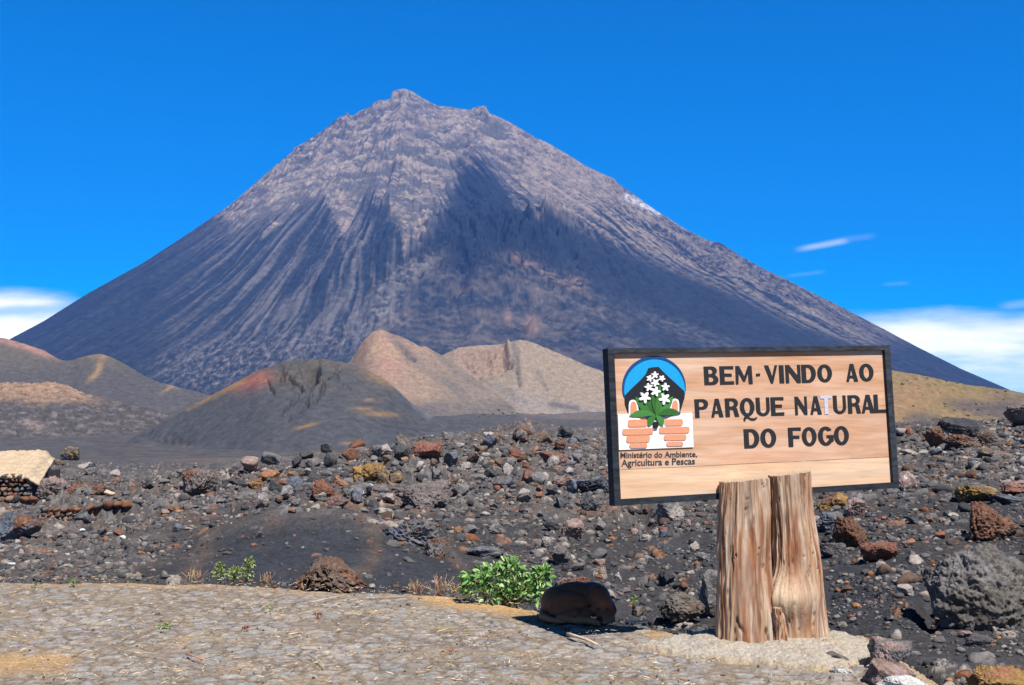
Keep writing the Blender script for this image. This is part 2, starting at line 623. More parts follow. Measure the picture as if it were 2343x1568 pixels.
    c = mixc(c, (0.62, 0.62, 0.64), np.clip(stroke(px, py, [(1432, 450), (1470, 470), (1505, 488)], 7) * (0.5 + 1.4 * fine), 0, 1) * 0.9)
    c = mixc(c, (0.30, 0.28, 0.28), np.clip(stroke(px, py, [(1505, 486), (1600, 545), (1760, 630)], 4) * (0.2 + 1.2 * fine), 0, 1) * 0.6)
    # black ash fan and the dark band to the right
    fan = Poly([(1055, 372), (1090, 380), (1150, 450), (1240, 540), (1290, 600), (1200, 600), (1160, 640), (1060, 640), (1010, 600), (930, 620), (900, 640), (960, 560), (1020, 500), (1040, 430)], 12)(wx, wy)
    c = mixc(c, ash * 0.85, fan * 0.95)
    band = Poly([(1235, 470), (1360, 560), (1480, 610), (1640, 665), (1800, 740), (2000, 810), (1900, 820), (1700, 780), (1560, 730), (1440, 690), (1330, 620), (1250, 560)], 10)(wx, wy)
    c = mixc(c, ash * 0.95, band * 0.95)
    # brown old shoulder
    shm = Poly([(900, 640), (1000, 570), (1060, 640), (1160, 580), (1320, 640), (1420, 720), (1480, 790), (1440, 840), (1000, 830), (860, 760)], 18)(wx, wy)
    c = mixc(c, (0.082, 0.074, 0.072), shm * np.clip(0.45 + 1.4 * patch + 1.0 * fine, 0, 1))
    c = mixc(c, (0.20, 0.13, 0.095), shm * np.clip(1.6 * patch - 0.3, 0, 1) * 0.3)
    c = mixc(c, (0.24, 0.155, 0.11), np.clip(stroke(px, py, [(1180, 590), (1235, 615), (1270, 640), (1330, 650)], 13) * (0.3 + 1.8 * fine), 0, 1) * 0.7)
    c = mixc(c, (0.26, 0.17, 0.13), np.clip(blob(px, py, 1218, 745, 16, 20) + 0.7 * blob(px, py, 1162, 725, 10, 13), 0, 1) * 0.75)
    rim = Poly([(860, 660), (950, 600), (1020, 575), (1010, 600), (930, 650), (900, 700), (920, 740), (860, 740)], 8)(wx, wy)
    c = mixc(c, (0.17, 0.155, 0.15), rim * np.clip(0.4 + fine * 1.4, 0, 1) * 0.8)
    ap = Poly([(1420, 690), (1560, 735), (1700, 790), (1640, 800), (1500, 760)], 8)(wx, wy)
    c = mixc(c, (0.13, 0.11, 0.10), ap * np.clip(0.4 + 1.2 * fine, 0, 1) * 0.45)
    # pale rubble flows along the foot
    foot = Poly([(420, 800), (600, 770), (760, 740), (900, 700), (960, 730), (840, 790), (640, 850), (560, 890), (420, 890), (330, 850)], 26)(px, py)
    k = np.clip(fbm2((px * 0.88 - py * 0.47) / 15, (px * 0.47 + py * 0.88) / 8, 5, 0.75) * 2.2 + 0.15, 0, 1)
    c = mixc(c, (0.20, 0.175, 0.165), foot * k * 0.85)
    fl = np.clip(stroke(px, py, [(1085, 760), (1100, 745), (1104, 728)], 2.5) + stroke(px, py, [(1230, 660), (1300, 690), (1370, 712), (1380, 728)], 2.5), 0, 1)
    c = mixc(c, (0.22, 0.20, 0.19), fl * 0.3)
    c = c * (1 + 0.40 * fine + 0.2 * st2 + 0.15 * fbm2(X / 7, (Y + h) / 8, 3, 0.7))[..., None]
    o = grid_obj('mountain', X, Y, Z, c, M_MOUNT)
    tag(o, kind='structure')


build_mountain()


# ------------------------------------------------------------------ hills between
def hill(name, crest, base, Dc, slope, colour, relief=1.0, carve=None, crag=None, rows=150, step=2.0, back=0.6, xs=None):
    """a cinder hill whose skyline runs along CREST at distance DC, its front falling at SLOPE degrees to BASE"""
    x0, x1 = crest[0][0], crest[-1][0]
    n = int((x1 - x0) / step) + 1
    xs = np.linspace(x0, x1, n)
    ca, ce = curve_ae(crest)
    ba, be = curve_ae(base)
    a = np.array([ae(x, 900)[0] for x in xs])
    a = np.clip(a, ca[0], ca[-1])
    e_c = np.interp(a, ca, ce)
    e_c = e_c * 0.5 + 0.5 * blur1(e_c.astype(np.float32), 3, 0)
    e_b = np.minimum(np.interp(a, ba, be), e_c - 0.0004)
    zc = e_c * Dc
    run = (e_c - e_b) * Dc / math.tan(math.radians(slope))
    run = blur1(run.astype(np.float32), 8, 0) + 1.0
    Db = np.maximum(Dc - run, Dc * 0.3)
    zb = e_b * Db
    tf = np.linspace(0, 1, rows)
    tb = np.linspace(0, 1, max(12, rows // 6))[1:]
    dF = Db[None] + (Dc - Db)[None] * tf[:, None]
    zF = zb[None] + (zc - zb)[None] * (0.25 * tf ** 2 + 0.75 * tf)[:, None]
    dB = Dc + run[None] * back * 1.6 * tb[:, None] + 0.0
    zB = zc[None] - (zc - zb + 6)[None] * tb[:, None] ** 1.2
    dS = Db[None] - np.array([[0.03], [0.012]]) * Db[None]
    zS = zb[None] - np.array([[0.035], [0.012]]) * Db[None]
    D = np.concatenate([dS, dF, dB]).astype(np.float32)
    Z = np.concatenate([zS, zF, zB]).astype(np.float32)
    T = np.concatenate([[0, 0], tf, 1 + tb]).astype(np.float32)[:, None] * np.ones_like(D)
    A = np.broadcast_to(a[None], D.shape).astype(np.float32)
    X, Y = A * D, D
    near = sstep(0, 0.12, T) * (1 - 0.85 * sstep(0.90, 1.0, T))
    s = Dc / 500.0
    Z = Z + relief * s * near * (2.4 * fbm2(X / (26 * s), Y / (30 * s), 4) + 0.6 * fbm2(X / (5 * s), Y / (7 * s), 4, 0.6))
    Z = Z + relief * s * 0.35 * fbm2(X / (3 * s), Y / (3 * s), 3, 0.6)
    px, py = proj(X, Y, Z + CAMZ)
    if carve:
        Z1 = carve(X, Y, Z, px, py, s)
        Z = Z + np.where(Z1 < Z, (Z1 - Z) * (1 - sstep(0.86, 0.97, T)), Z1 - Z)
    Z = Z + CAMZ
    px, py = proj(X, Y, Z)
    up = 1.8 * Z + 0.35 * Y
    fine = fbm2(X / (3 * s), up / (3 * s), 4, 0.68)
    patch = fbm2(X / (26 * s), up / (26 * s), 4, 0.58)
    c = colour(px, py, fine, patch, T)
    c = c * (1 + 0.38 * fine + 0.25 * fbm2(X / (1.0 * s), up / (1.0 * s), 3, 0.68))[..., None]
    o = grid_obj(name, X, Y, Z, c, M_HILL)
    return tag(o, kind='structure')


def flat(c, shape):
    return np.broadcast_to(np.array(c, np.float32), shape + (3,)).copy()


def col_left(px, py, f, p, T):
    c = flat((0.070, 0.066, 0.066), px.shape)
    c = mixc(c, (0.105, 0.090, 0.066), np.clip(sstep(870, 800, py + 20 * p), 0, 1) * 0.7)
    c = mixc(c, (0.33, 0.17, 0.135), Poly([(-200, 740), (0, 774), (70, 790), (145, 824), (100, 815), (62, 800), (10, 784), (-200, 770)], 4)(px, py + 5 * f) * 0.95)
    c = mixc(c, (0.24, 0.155, 0.08), np.clip(blob(px, py, 233, 815, 50, 5) * 0.5 + blob(px, py, 226, 840, 8, 22, 20) + blob(px, py, 212, 862, 16, 6, -35) + blob(px, py, 388, 888, 24, 4, -32) * 0.8 + blob(px, py, 385, 880, 25, 4, 25) * 0.6, 0, 1) * 0.8)
    return c


def col_knoll(px, py, f, p, T):
    c = flat((0.060, 0.055, 0.056), px.shape)
    m = np.clip(sstep(935, 895, py + 22 * p) * sstep(290, 170, px + 30 * p), 0, 1)
    c = mixc(c, (0.27, 0.175, 0.115), m * np.clip(0.75 + 0.9 * f, 0, 1))
    k = np.clip(2.2 * fbm2(px / 26 + py / 40, py / 9 - px / 60, 5, 0.68) + 0.05, 0, 1)
    c = mixc(c, (0.17, 0.16, 0.17), k * (1 - m) * 0.7)
    c = mixc(c, (0.20, 0.15, 0.085), np.clip(2.5 * fbm2(px / 40 + 9, py / 16, 4, 0.6) - 0.6, 0, 1) * 0.6)
    c = mixc(c, (0.27, 0.21, 0.19), np.clip(blob(px, py, 75, 972, 28, 9, 12) + blob(px, py, 125, 965, 5, 3), 0, 1) * np.clip(0.5 + f, 0, 1))
    return c


def carve_knoll(X, Y, Z, px, py, s):
    return Z + 1.6 * (fbm2(X / 5, Y / 9, 5, 0.62, ridged=True) - 0.45) + 0.8 * fbm2(X / 1.6, Y / 3, 3, 0.6)


def col_dark(px, py, f, p, T):
    c = flat((0.056, 0.059, 0.068), px.shape)
    c = mixc(c, (0.115, 0.088, 0.060), np.clip(sstep(930, 850, py) * (0.45 + p), 0, 1) * 0.6)
    c = mixc(c, (0.27, 0.085, 0.060), Poly([(500, 892), (580, 850), (608, 850), (628, 862), (600, 880), (560, 890)], 14)(px, py) * 0.75)
    c = mixc(c, (0.23, 0.14, 0.06), np.clip(stroke(px, py, [(430, 935), (500, 900), (560, 870)], 6) * 0.8 + 0.7 * blob(px, py, 872, 868, 40, 12, 25) + 0.7 * blob(px, py, 845, 915, 34, 5) * (0.5 + f) + blob(px, py, 870, 948, 40, 6, 3) * 0.9 + blob(px, py, 830, 935, 22, 4), 0, 1) * 0.75)
    c = mixc(c, (0.24, 0.15, 0.06), np.clip(blob(px, py, 545 + 155, 975, 28, 4, -15) + blob(px, py, 798, 1014, 16, 3), 0, 1) * 0.7)
    c = mixc(c, (0.13, 0.135, 0.15), stroke(px, py, [(893, 865), (930, 905), (980, 950)], 9) * 0.55)
    c = mixc(c, (0.16, 0.145, 0.13), np.clip(blob(px, py, 353, 1020, 10, 12) + blob(px, py, 415, 1025, 40, 7), 0, 1) * 0.5)
    return c


def carve_dark(X, Y, Z, px, py, s):
    wx = px + 6 * fbm2(px / 14, py / 14, 3)
    wy = py + 6 * fbm2(px / 12 + 5, py / 12, 3)
    cav = Poly([(690, 836), (702, 822), (724, 832), (728, 852), (722, 882), (705, 876), (692, 858)], 3)(wx, wy)
    Z = Z - 12 * cav
    for pts, w, dd in (([(640, 845), (650, 860), (645, 872)], 5, 3.5), ([(770, 832), (775, 850)], 4, 4), ([(660, 870), (690, 900), (640, 950)], 3, 2.0),
                       ([(720, 890), (700, 930), (660, 960)], 3, 2.0), ([(745, 870), (735, 905), (720, 920)], 4, 2.4), ([(610, 870), (625, 900)], 3, 1.6),
                       ([(760, 860), (800, 890)], 3, 1.8)):
        Z = Z - dd * stroke(wx, wy, pts, w)
    q = Poly([(310, 985), (330, 978), (350, 1000), (440, 1008), (440, 1014), (410, 1030), (360, 1034), (330, 1010)], 8)(wx, wy)
    Z = Z - 1.6 * q
    rough = Poly([(640, 820), (760, 825), (790, 870), (740, 920), (660, 900)], 16)(px, py)
    Z = Z + rough * 2.2 * fbm2(X / 7, Y / 9, 4, 0.6, ridged=True)
    for yy in (960, 972, 985, 997):
        Z = Z - 0.35 * stroke(wx, py, [(760, yy - 8), (980, yy + 14)], 1.6)
    return Z


def col_pink(px, py, f, p, T):
    c = flat((0.215, 0.155, 0.115), px.shape)
    c = mixc(c, (0.26, 0.150, 0.120), np.clip(blob(px, py, 875, 790, 55, 45) + blob(px, py, 890, 850, 30, 30), 0, 1) * 0.7)
    c = mixc(c, (0.30, 0.215, 0.135), np.clip(blob(px, py, 855, 800, 16, 40, 25) + blob(px, py, 900, 800, 18, 20), 0, 1) * 0.6)
    c = mixc(c, (0.085, 0.082, 0.088), np.clip(stroke(px, py, [(895, 762), (912, 785), (935, 815), (1000, 860), (1060, 900)], 13) * (0.75 + p) + stroke(px, py, [(985, 790), (1040, 850), (1110, 890)], 7) * 0.7, 0, 1) * 0.75)
    c = mixc(c, (0.075, 0.073, 0.080), sstep(900, 940, py + 18 * p) * 0.85)
    c = mixc(c, (0.14, 0.12, 0.10), np.clip(sstep(960, 1040, px + 20 * p), 0, 1) * 0.55)
    return c


def carve_pink(X, Y, Z, px, py, s):
    w = px + 5 * fbm2(px / 12, py / 12, 3)
    Z = Z - 3.5 * s * stroke(w, py, [(898, 765), (915, 790), (945, 820)], 6)
    Z = Z - 2.5 * s * stroke(w, py, [(968, 800), (975, 808), (990, 815)], 4)
    return Z


def col_tan(px, py, f, p, T):
    c = flat((0.215, 0.170, 0.130), px.shape)
    c = mixc(c, (0.23, 0.150, 0.115), Poly([(1020, 800), (1160, 795), (1170, 840), (1100, 870)], 14)(px, py) * 0.7)
    c = mixc(c, (0.105, 0.10, 0.098), np.clip(stroke(px, py, [(1175, 790), (1180, 830), (1188, 880)], 6) * 0.8 + stroke(px, py, [(1230, 850), (1250, 890)], 5) * 0.6 + stroke(px, py, [(1100, 870), (1150, 890), (1200, 920)], 8) * 0.5, 0, 1))
    c = mixc(c, (0.19, 0.165, 0.155), Poly([(1120, 880), (1200, 900), (1390, 930), (1390, 960), (1170, 945)], 10)(px, py) * np.clip(0.6 + 1.2 * f, 0, 1))
    c = mixc(c, (0.075, 0.072, 0.078), np.clip(stroke(px, py, [(1260, 925), (1320, 935)], 7), 0, 1) * 0.8)
    return c


def carve_tan(X, Y, Z, px, py, s):
    wx = px + 7 * fbm2(px / 14, py / 14, 3)
    wy = py + 6 * fbm2(px / 14 + 7, py / 14, 3)
    bowl = Poly([(1045, 815), (1080, 798), (1155, 800), (1172, 835), (1130, 860), (1100, 865), (1060, 840)], 7)(wx, wy)
    Z = Z - 5.5 * s * bowl + bowl * 4.5 * s * fbm2(X / (8 * s), Y / (10 * s), 4, 0.6, ridged=True)
    Z = Z + 4.5 * s * np.exp(-((px - 1162) / 8) ** 2 - ((py - 800) / 9) ** 2)
    for pts in ([(1170, 840), (1180, 850)], [(1180, 800), (1185, 880)], [(1232, 850), (1250, 900)], [(1290, 880), (1270, 920)]):
        Z = Z - 0.9 * s * stroke(wx, wy, pts, 5)
    return Z


def col_right(px, py, f, p, T):
    c = flat((0.190, 0.130, 0.062), px.shape)
    c = mixc(c, (0.22, 0.125, 0.075), Poly([(2030, 840), (2130, 860), (2110, 930), (2030, 960)], 30)(px, py) * 0.6)
    c = mixc(c, (0.12, 0.105, 0.055), np.clip(sstep(890, 870, py - (px - 2060) * 0.12) * 0.6 + 0.6 * p, 0, 1) * 0.6)
    c = mixc(c, (0.068, 0.060, 0.060), np.clip(Poly([(2140, 915), (2200, 912), (2342, 930), (2342, 960), (2250, 955), (2180, 935)], 10)(px + 10 * p, py + 8 * f) + Poly([(2060, 970), (2080, 945), (2150, 950), (2160, 980)], 9)(px, py + 8 * f) + Poly([(2250, 890), (2400, 900), (2400, 960), (2290, 930)], 14)(px, py) * 0.6, 0, 1) * 0.9)
    return c


hill('hill', [(-300, 770), (-120, 735), (-60, 752), (0, 773), (30, 779), (62, 789), (100, 801), (122, 815), (140, 825), (158, 826), (195, 814), (230, 809), (262, 820), (290, 836), (330, 860), (370, 878), (405, 885), (440, 893), (480, 905), (520, 915)],
     [(-300, 900), (0, 905), (300, 930), (520, 935)], 900, 27, col_left, 0.8)
hill('hill', [(790, 835), (800, 828), (820, 795), (838, 772), (853, 759), (866, 755), (880, 756), (890, 762), (905, 766), (935, 779), (965, 795), (972, 792), (984, 798), (1000, 808), (1040, 832), (1090, 868), (1130, 895), (1160, 920), (1180, 938)],
     [(780, 850), (860, 935), (1000, 952), (1180, 945)], 760, 30, col_pink, 0.7, carve_pink)
hill('hill', [(985, 830), (1020, 808), (1050, 796), (1090, 790), (1135, 789), (1158, 786), (1170, 782), (1190, 777), (1215, 782), (1250, 797), (1300, 818), (1345, 838), (1385, 852), (1450, 880), (1520, 910), (1580, 930)],
     [(985, 890), (1150, 938), (1300, 960), (1580, 962)], 880, 29, col_tan, 0.9, carve_tan)
hill('hill', [(290, 1012), (330, 985), (380, 962), (430, 935), (480, 906), (530, 880), (560, 865), (590, 848), (620, 838), (645, 832), (668, 831), (690, 827), (706, 823), (730, 824), (752, 829), (775, 827), (800, 833), (840, 848), (880, 868), (910, 893), (940, 922), (965, 942), (990, 952), (1060, 958), (1140, 968)],
     [(290, 1060), (420, 1068), (700, 1068), (900, 1046), (1140, 1004)], 320, 22, col_dark, 0.55, carve_dark, rows=220)
hill('hill', [(-300, 850), (-150, 862), (0, 879), (40, 875), (75, 878), (110, 875), (150, 881), (180, 893), (210, 905), (250, 915), (300, 925), (350, 938), (400, 952), (450, 965), (500, 985), (520, 995)],
     [(-300, 1032), (0, 1036), (250, 1036), (400, 1030), (520, 1010)], 460, 17, col_knoll, 2.0, carve_knoll, rows=260)
hill('hill', [(1780, 960), (1900, 880), (1980, 838), (2045, 848), (2090, 855), (2150, 868), (2210, 880), (2260, 886), (2310, 893), (2342, 900), (2450, 915), (2600, 940)],
     [(1780, 985), (2200, 985), (2600, 990)], 520, 25, col_right, 0.9)


# ------------------------------------------------------------------ plain and base ground
def build_plain():
    d = np.geomspace(70, 2600, 260).astype(np.float32)
    A, D = np.meshgrid(ACOL[::2], d)
    X, Y = A * D, D
    z = np.interp(D, [70, 110, 200, 300, 420, 600, 900, 1400, 2000, 2600], [-3.2, -4.5, -7.5, -9.5, -9, -6, -2, 2, 14, 20])
    s = D / 300
    Z = z + s * (1.0 * fbm2(X / 40, Y / 60, 4) + 0.5 * fbm2(X / 8, Y / 12, 4, 0.6))
    px, py = proj(X, Y, Z)
    f = fbm2(X / 6, Y / 9, 4, 0.65)
    p = fbm2(X / 60, Y / 120, 4)
    c = flat((0.062, 0.060, 0.064), X.shape)
    c = mixc(c, (0.19, 0.165, 0.15), Poly([(1160, 920), (1390, 930), (1390, 955), (1200, 950)], 8)(px, py) * np.clip(0.6 + f, 0, 1))
    c = mixc(c, (0.12, 0.105, 0.095), np.clip(0.3 + 1.6 * f, 0, 1) * 0.5)
    c = mixc(c, (0.20, 0.14, 0.08), np.clip(2 * p - 0.3, 0, 1) * 0.6)
    o = grid_obj('terrain', X, Y, Z, c, M_PLAIN)
    tag(o, kind='structure')
    # wide low ground out to the horizon
    n = 49
    g = np.linspace(-6600, 6600, n)
    GX, GY = np.meshgrid(g, g)
    GZ = np.full_like(GX, -60) + 6 * fbm2(GX / 900, GY / 900, 3)
    c = flat((0.07, 0.066, 0.066), GX.shape)
    o = grid_obj('ground', GX, GY, GZ, c, M_PLAIN)
    tag(o, kind='structure')


build_plain()

# ------------------------------------------------------------------ lava field beyond the platform
EDGE = [(-400, 1318), (0, 1318), (140, 1321), (300, 1318), (380, 1323), (480, 1321), (560, 1326), (640, 1330), (700, 1336), (860, 1341), (960, 1345), (1060, 1350), (1130, 1364),
        (1240, 1383), (1320, 1398), (1420, 1411), (1500, 1421), (1600, 1432), (1700, 1440), (1900, 1449), (2000, 1475), (2040, 1500),
        (2080, 1530), (2150, 1570), (2250, 1615), (2400, 1700), (2700, 1850), (3600, 2500)]
_eg = np.array([ae(*p) for p in EDGE])
EDGE_A, EDGE_D = _eg[:, 0], -CAMZ / _eg[:, 1]


def edge_d(a):
    return np.interp(a, EDGE_A, EDGE_D)


ST = np.array([6.0, 7.5, 9.0, 11, 14, 18, 24, 32, 45, 60, 90, 130])
TBL = {
    -300: [1700, 1560, 1440, 1335, 1262, 1212, 1168, 1128, 1085, 1060, 1046, 1040],
    0:    [1700, 1560, 1440, 1335, 1262, 1212, 1168, 1128, 1085, 1060, 1046, 1040],
    250:  [1700, 1560, 1440, 1335, 1258, 1206, 1162, 1128, 1096, 1076, 1064, 1060],
    420:  [1700, 1560, 1440, 1336, 1240, 1168, 1142, 1116, 1090, 1072, 1066, 1066],
    520:  [1700, 1560, 1440, 1340, 1205, 1150, 1126, 1102, 1078, 1064, 1066, 1070],
    650:  [1700, 1560, 1440, 1342, 1182, 1140, 1116, 1092, 1066, 1052, 1058, 1064],
    800:  [1700, 1560, 1440, 1345, 1190, 1140, 1108, 1078, 1050, 1038, 1044, 1052],
    940:  [1700, 1560, 1440, 1348, 1225, 1160, 1095, 1045, 1012, 1015, 1030, 1040],
    1080: [1700, 1560, 1460, 1372, 1250, 1155, 1095, 1045, 1008, 992, 1000, 1010],
    1200: [1700, 1580, 1490, 1398, 1262, 1150, 1092, 1044, 1002, 976, 985, 1000],
    1350: [1700, 1600, 1520, 1412, 1275, 1155, 1098, 1052, 1012, 986, 990, 1000],
    1500: [1700, 1600, 1520, 1416, 1278, 1150, 1090, 1045, 1008, 985, 985, 990],
    1800: [1700, 1580, 1480, 1375, 1240, 1115, 1055, 1015, 985, 970, 970, 975],
    2050: [1640, 1520, 1400, 1295, 1190, 1105, 1045, 1005, 980, 972, 975, 980],
    2200: [1630, 1510, 1395, 1280, 1170, 1090, 1032, 995, 970, 972, 976, 980],
    2342: [1630, 1505, 1390, 1275, 1165, 1085, 1025, 985, 962, 960, 965, 970],
    2700: [1630, 1505, 1390, 1270, 1160, 1078, 1020, 980, 958, 955, 960, 965],
}
PITS = [(1470, 1182, 30, 20, 0.45), (1890, 1230, 18, 10, 0.25), (2130, 1400, 26, 30, 0.2)]


def build_near():
    d = np.concatenate([np.linspace(6.0, 9.0, 90, endpoint=False), np.linspace(9, 15, 330, endpoint=False), np.linspace(15, 30, 260, endpoint=False), np.geomspace(30, 130, 230)]).astype(np.float32)
    cols = np.concatenate([np.arange(-1500, -180, 12), np.arange(-180, 2540, 2.25), np.arange(2540, 3900, 12)])
    a = np.array([ae(x, 1200)[0] for x in cols], np.float32)
    A, D = np.meshgrid(a, d)
    X, Y = A * D, D
    tx = np.array(sorted(TBL))
    te = np.array([[ae(1171, y)[1] for y in TBL[x]] for x in tx])        # slope per station
    tz = te * ST[None]
    ta = np.array([ae(x, 1200)[0] for x in tx])
    # bilinear in azimuth and distance, then softened
    zc = np.stack([np.interp(d, ST, tz[i]) for i in range(len(tx))])     # (cols of table, rows)
    Z = np.stack([np.interp(a, ta, zc[:, j]) for j in range(len(d))]).astype(np.float32)
    Z = blur1(blur1(Z, 14, 0), 22, 1)
    Z = blur1(Z, 14, 0)
    px0, py0 = proj(X, Y, Z + CAMZ)
    rub = sstep(14.5, 19, D + 1.6 * fbm2(X / 3, Y / 3, 2)) + 0.8 * sstep(1900, 2150, px0) * sstep(8, 6.5, D) + 0.35 * blob(px0, py0, 150, 1260, 260, 60)
    rub = np.clip(rub, 0, 1)
    smooth = np.clip(Poly([(455, 1190), (560, 1168), (700, 1168), (850, 1190), (960, 1265), (1060, 1290), (1040, 1365), (620, 1355), (390, 1350), (420, 1260)], 26)(px0 + 40 * fbm2(X / 1.2, Y / 1.2, 3), py0 + 16 * fbm2(X / 1.2 + 7, Y / 1.2, 3)) + Poly([(1880, 1290), (2120, 1290), (2130, 1440), (1900, 1430)], 26)(px0, py0) * 0.7, 0, 1)
    rub2 = np.clip(rub * (1 - 0.9 * smooth) + 0.12, 0, 1)
    bx = sstep(400, 520, px0) * sstep(960, 840, px0)
    wob = 0.35 * fbm2(X / 1.1, Y * 0 + 2, 3)
    crest = np.exp(-((D - 14.0 - wob) / 0.75) ** 2) * bx
    Z = Z + 0.13 * crest - 0.16 * np.exp(-((D - 16.6 - wob) / 1.3) ** 2) * bx
    rub = np.clip(rub + 0.9 * crest, 0, 1)
    smooth = smooth * (1 - 0.9 * crest)
    big = fbm2(X / 5.5, Y / 5.5, 3)
    Z = Z + 0.10 * big * np.clip(D / 14, 0.4, 2.6)
    Z = Z + rub2 * (0.085 * fbm2(X / 1.3, Y / 2.0, 4, 0.55) + 0.03 * (fbm2(X / 0.5, Y / 0.8, 4, 0.6, ridged=True) - 0.4)) * np.clip(D / 20, 0.5, 2.0)
    Z = Z + 0.07 * sstep(26, 40, D) * (fbm2(X / 1.6, Y / 4, 4, 0.55, ridged=True) - 0.4) * np.clip(D / 40, 0.5, 1.5)
    Z = Z + (0.012 + 0.022 * rub2) * fbm2(X / 0.35, Y / 0.5, 4, 0.6) + 0.006 * fbm2(X / 0.05, Y / 0.06, 3, 0.65)
    Z = Z + 0.15 * sstep(17, 24, D) * (fbm2(X / 3.4 + 9, Y / 5.0, 4, 0.55, ridged=True) - 0.45) * np.clip(D / 26, 0.7, 1.5)
    # broken blocks of lava crust, tilted and heaped
    for cell, a0, d0 in ((1.25, 0.36, 15), (0.48, 0.19, 13.5), (0.20, 0.065, 9)):
        ww = 0.22 * cell
        qx = X + ww * fbm2(X / cell * 1.7 + 3, Y / cell * 1.7, 3, 0.6)
        qy = Y + ww * fbm2(X / cell * 1.7 + 23, Y / cell * 1.7, 3, 0.6)
        f1, f2, idn = worley2(qx / cell, qy / cell, 40 + int(cell * 10), 1.0)
        tx_, ty_ = (idn * 17.7) % 1.0 - 0.5, (idn * 41.3) % 1.0 - 0.5
        lx, ly = qx / cell - np.floor(qx / cell) - 0.5, qy / cell - np.floor(qy / cell) - 0.5
        blk = np.maximum((idn - 0.45) * 1.6, 0) + 0.5 * (tx_ * lx + ty_ * ly)
        blk = blk * sstep(0.0, 0.16, f2 - f1)
        zone = rub2 * sstep(d0, d0 + 3, D) * np.clip(0.35 + 1.8 * fbm2(X / 4.2 + 11, Y / 6, 3), 0, 1.3)
        Z = Z + a0 * zone * blk * np.clip(D / 24, 0.7, 1.2) * (1 - 0.78 * sstep(24, 42, D))
    # base colours
    f = fbm2(X / 0.5, Y / 0.7, 4, 0.6)
    p = fbm2(X / 2.6, Y / 3.2, 4, 0.55)
    px, py = px0 + 60 * p + 14 * f, py0 + 26 * p + 8 * f
    smooth2 = np.clip(smooth * (1 + 1.2 * p), 0, 1)
    c = flat((0.043, 0.041, 0.042), X.shape)
    c = mixc(c, (0.098, 0.086, 0.080), rub * np.clip(0.7 + 0.9 * f, 0, 1))
    c = mixc(c, (0.031, 0.034, 0.042), smooth2 * 0.95)
    c = mixc(c, (0.034, 0.036, 0.044), np.clip(-1.6 * p - 0.05, 0, 1) * 0.85)
    c = mixc(c, (0.135, 0.092, 0.062), np.clip(stroke(px, py, [(400, 1160), (470, 1230), (430, 1330)], 22) + stroke(px, py, [(880, 1160), (870, 1240), (820, 1330)], 20) + stroke(px, py, [(1010, 1220), (1050, 1290)], 16), 0, 1) * 0.38)
    c = mixc(c, (0.20, 0.085, 0.050), np.clip(1.9 * fbm2(X / 1.9 + 40, Y / 2.4, 4, 0.6) - 0.50, 0, 1) * np.clip(rub + 0.15, 0, 1) * 0.9)
    c = mixc(c, (0.21, 0.11, 0.065), np.clip(Poly([(760, 1110), (900, 1130), (990, 1165), (960, 1185), (800, 1160), (690, 1150)], 10)(px, py) * (0.5 + f), 0, 1) * 0.7)
    c = mixc(c, (0.21, 0.12, 0.075), np.clip(Poly([(1140, 1000), (1220, 985), (1240, 1030), (1160, 1040)], 10)(px, py) * (0.5 + f), 0, 1) * 0.7)
    c = mixc(c, (0.15, 0.12, 0.105), Poly([(0, 1200), (330, 1190), (420, 1230), (250, 1330), (0, 1330)], 30)(px, py) * 0.35)
    c = mixc(c, (0.055, 0.056, 0.062), sstep(40, 60, D) * sstep(700, 400, px0) * 0.5)
    # embedded stones of three sizes
    for k, (cell, dens, hgt) in enumerate(((0.62, 0.10, 0.15), (0.25, 0.24, 0.060), (0.105, 0.36, 0.028))):
        w1 = 0.30 * cell * fbm2(X / cell * 2.2 + 5 * k, Y / cell * 2.2, 3, 0.6)
        w2 = 0.30 * cell * fbm2(X / cell * 2.2 + 31, Y / cell * 2.2 + 7 * k, 3, 0.6)
        f1, f2, idn = worley2((X + w1) / cell, (Y + w2) / cell, k)
        rr = 0.16 + 0.26 * ((idn * 7.13) % 1.0)
        prob = dens * (0.25 + 0.95 * rub2) * (1 - 0.75 * smooth) * (1.25 if k else 1.0)
        on = (idn < prob)
        q = np.clip(1 - (f1 / rr) ** 2, 0, 1)
        st = np.where(on, np.sqrt(q), 0) * (0.5 + 0.8 * ((idn * 13.7) % 1.0))
        fade = sstep(8.5, 9.5, D) if k == 0 else 1.0
        Z = Z + hgt * st * fade * rr / 0.35
        hue = (idn * 31.7) % 1.0
        sc_ = flat((0.125, 0.118, 0.118), X.shape)
        sc_ = mixc(sc_, (0.055, 0.056, 0.064), (hue < 0.30).astype(np.float32))
        sc_ = mixc(sc_, (0.19, 0.105, 0.070), ((hue > 0.62) & (hue < 0.70)).astype(np.float32))
        sc_ = mixc(sc_, (0.26, 0.225, 0.195), (hue > 0.86).astype(np.float32))
        c = lerp(c, sc_, (sstep(0.05, 0.4, st) * 0.85 * fade)[..., None])
    for (x, dist_, rx, rd, hh) in ((930, 22, 0.75, 2.6, 0.42), (985, 26, 0.7, 2.5, 0.38), (860, 25, 0.8, 3.0, 0.2), (1200, 36, 1.3, 3.0, 0.30), (735, 22, 0.6, 1.6, 0.16), (955, 43, 1.5, 3.0, 0.30), (1190, 56, 2.2, 4, 0.35), (900, 33, 1.6, 3, 0.16), (1240, 44, 2.0, 3.0, 0.2)):
        cx_ = (x - 1171) / F * dist_
        q = np.exp(-((X - cx_) / rx) ** 2 - ((Y - dist_) / rd) ** 2)
        Z = Z + hh * q * (1 + 0.8 * fbm2(X / 0.5, Y / 0.9, 4, 0.6))
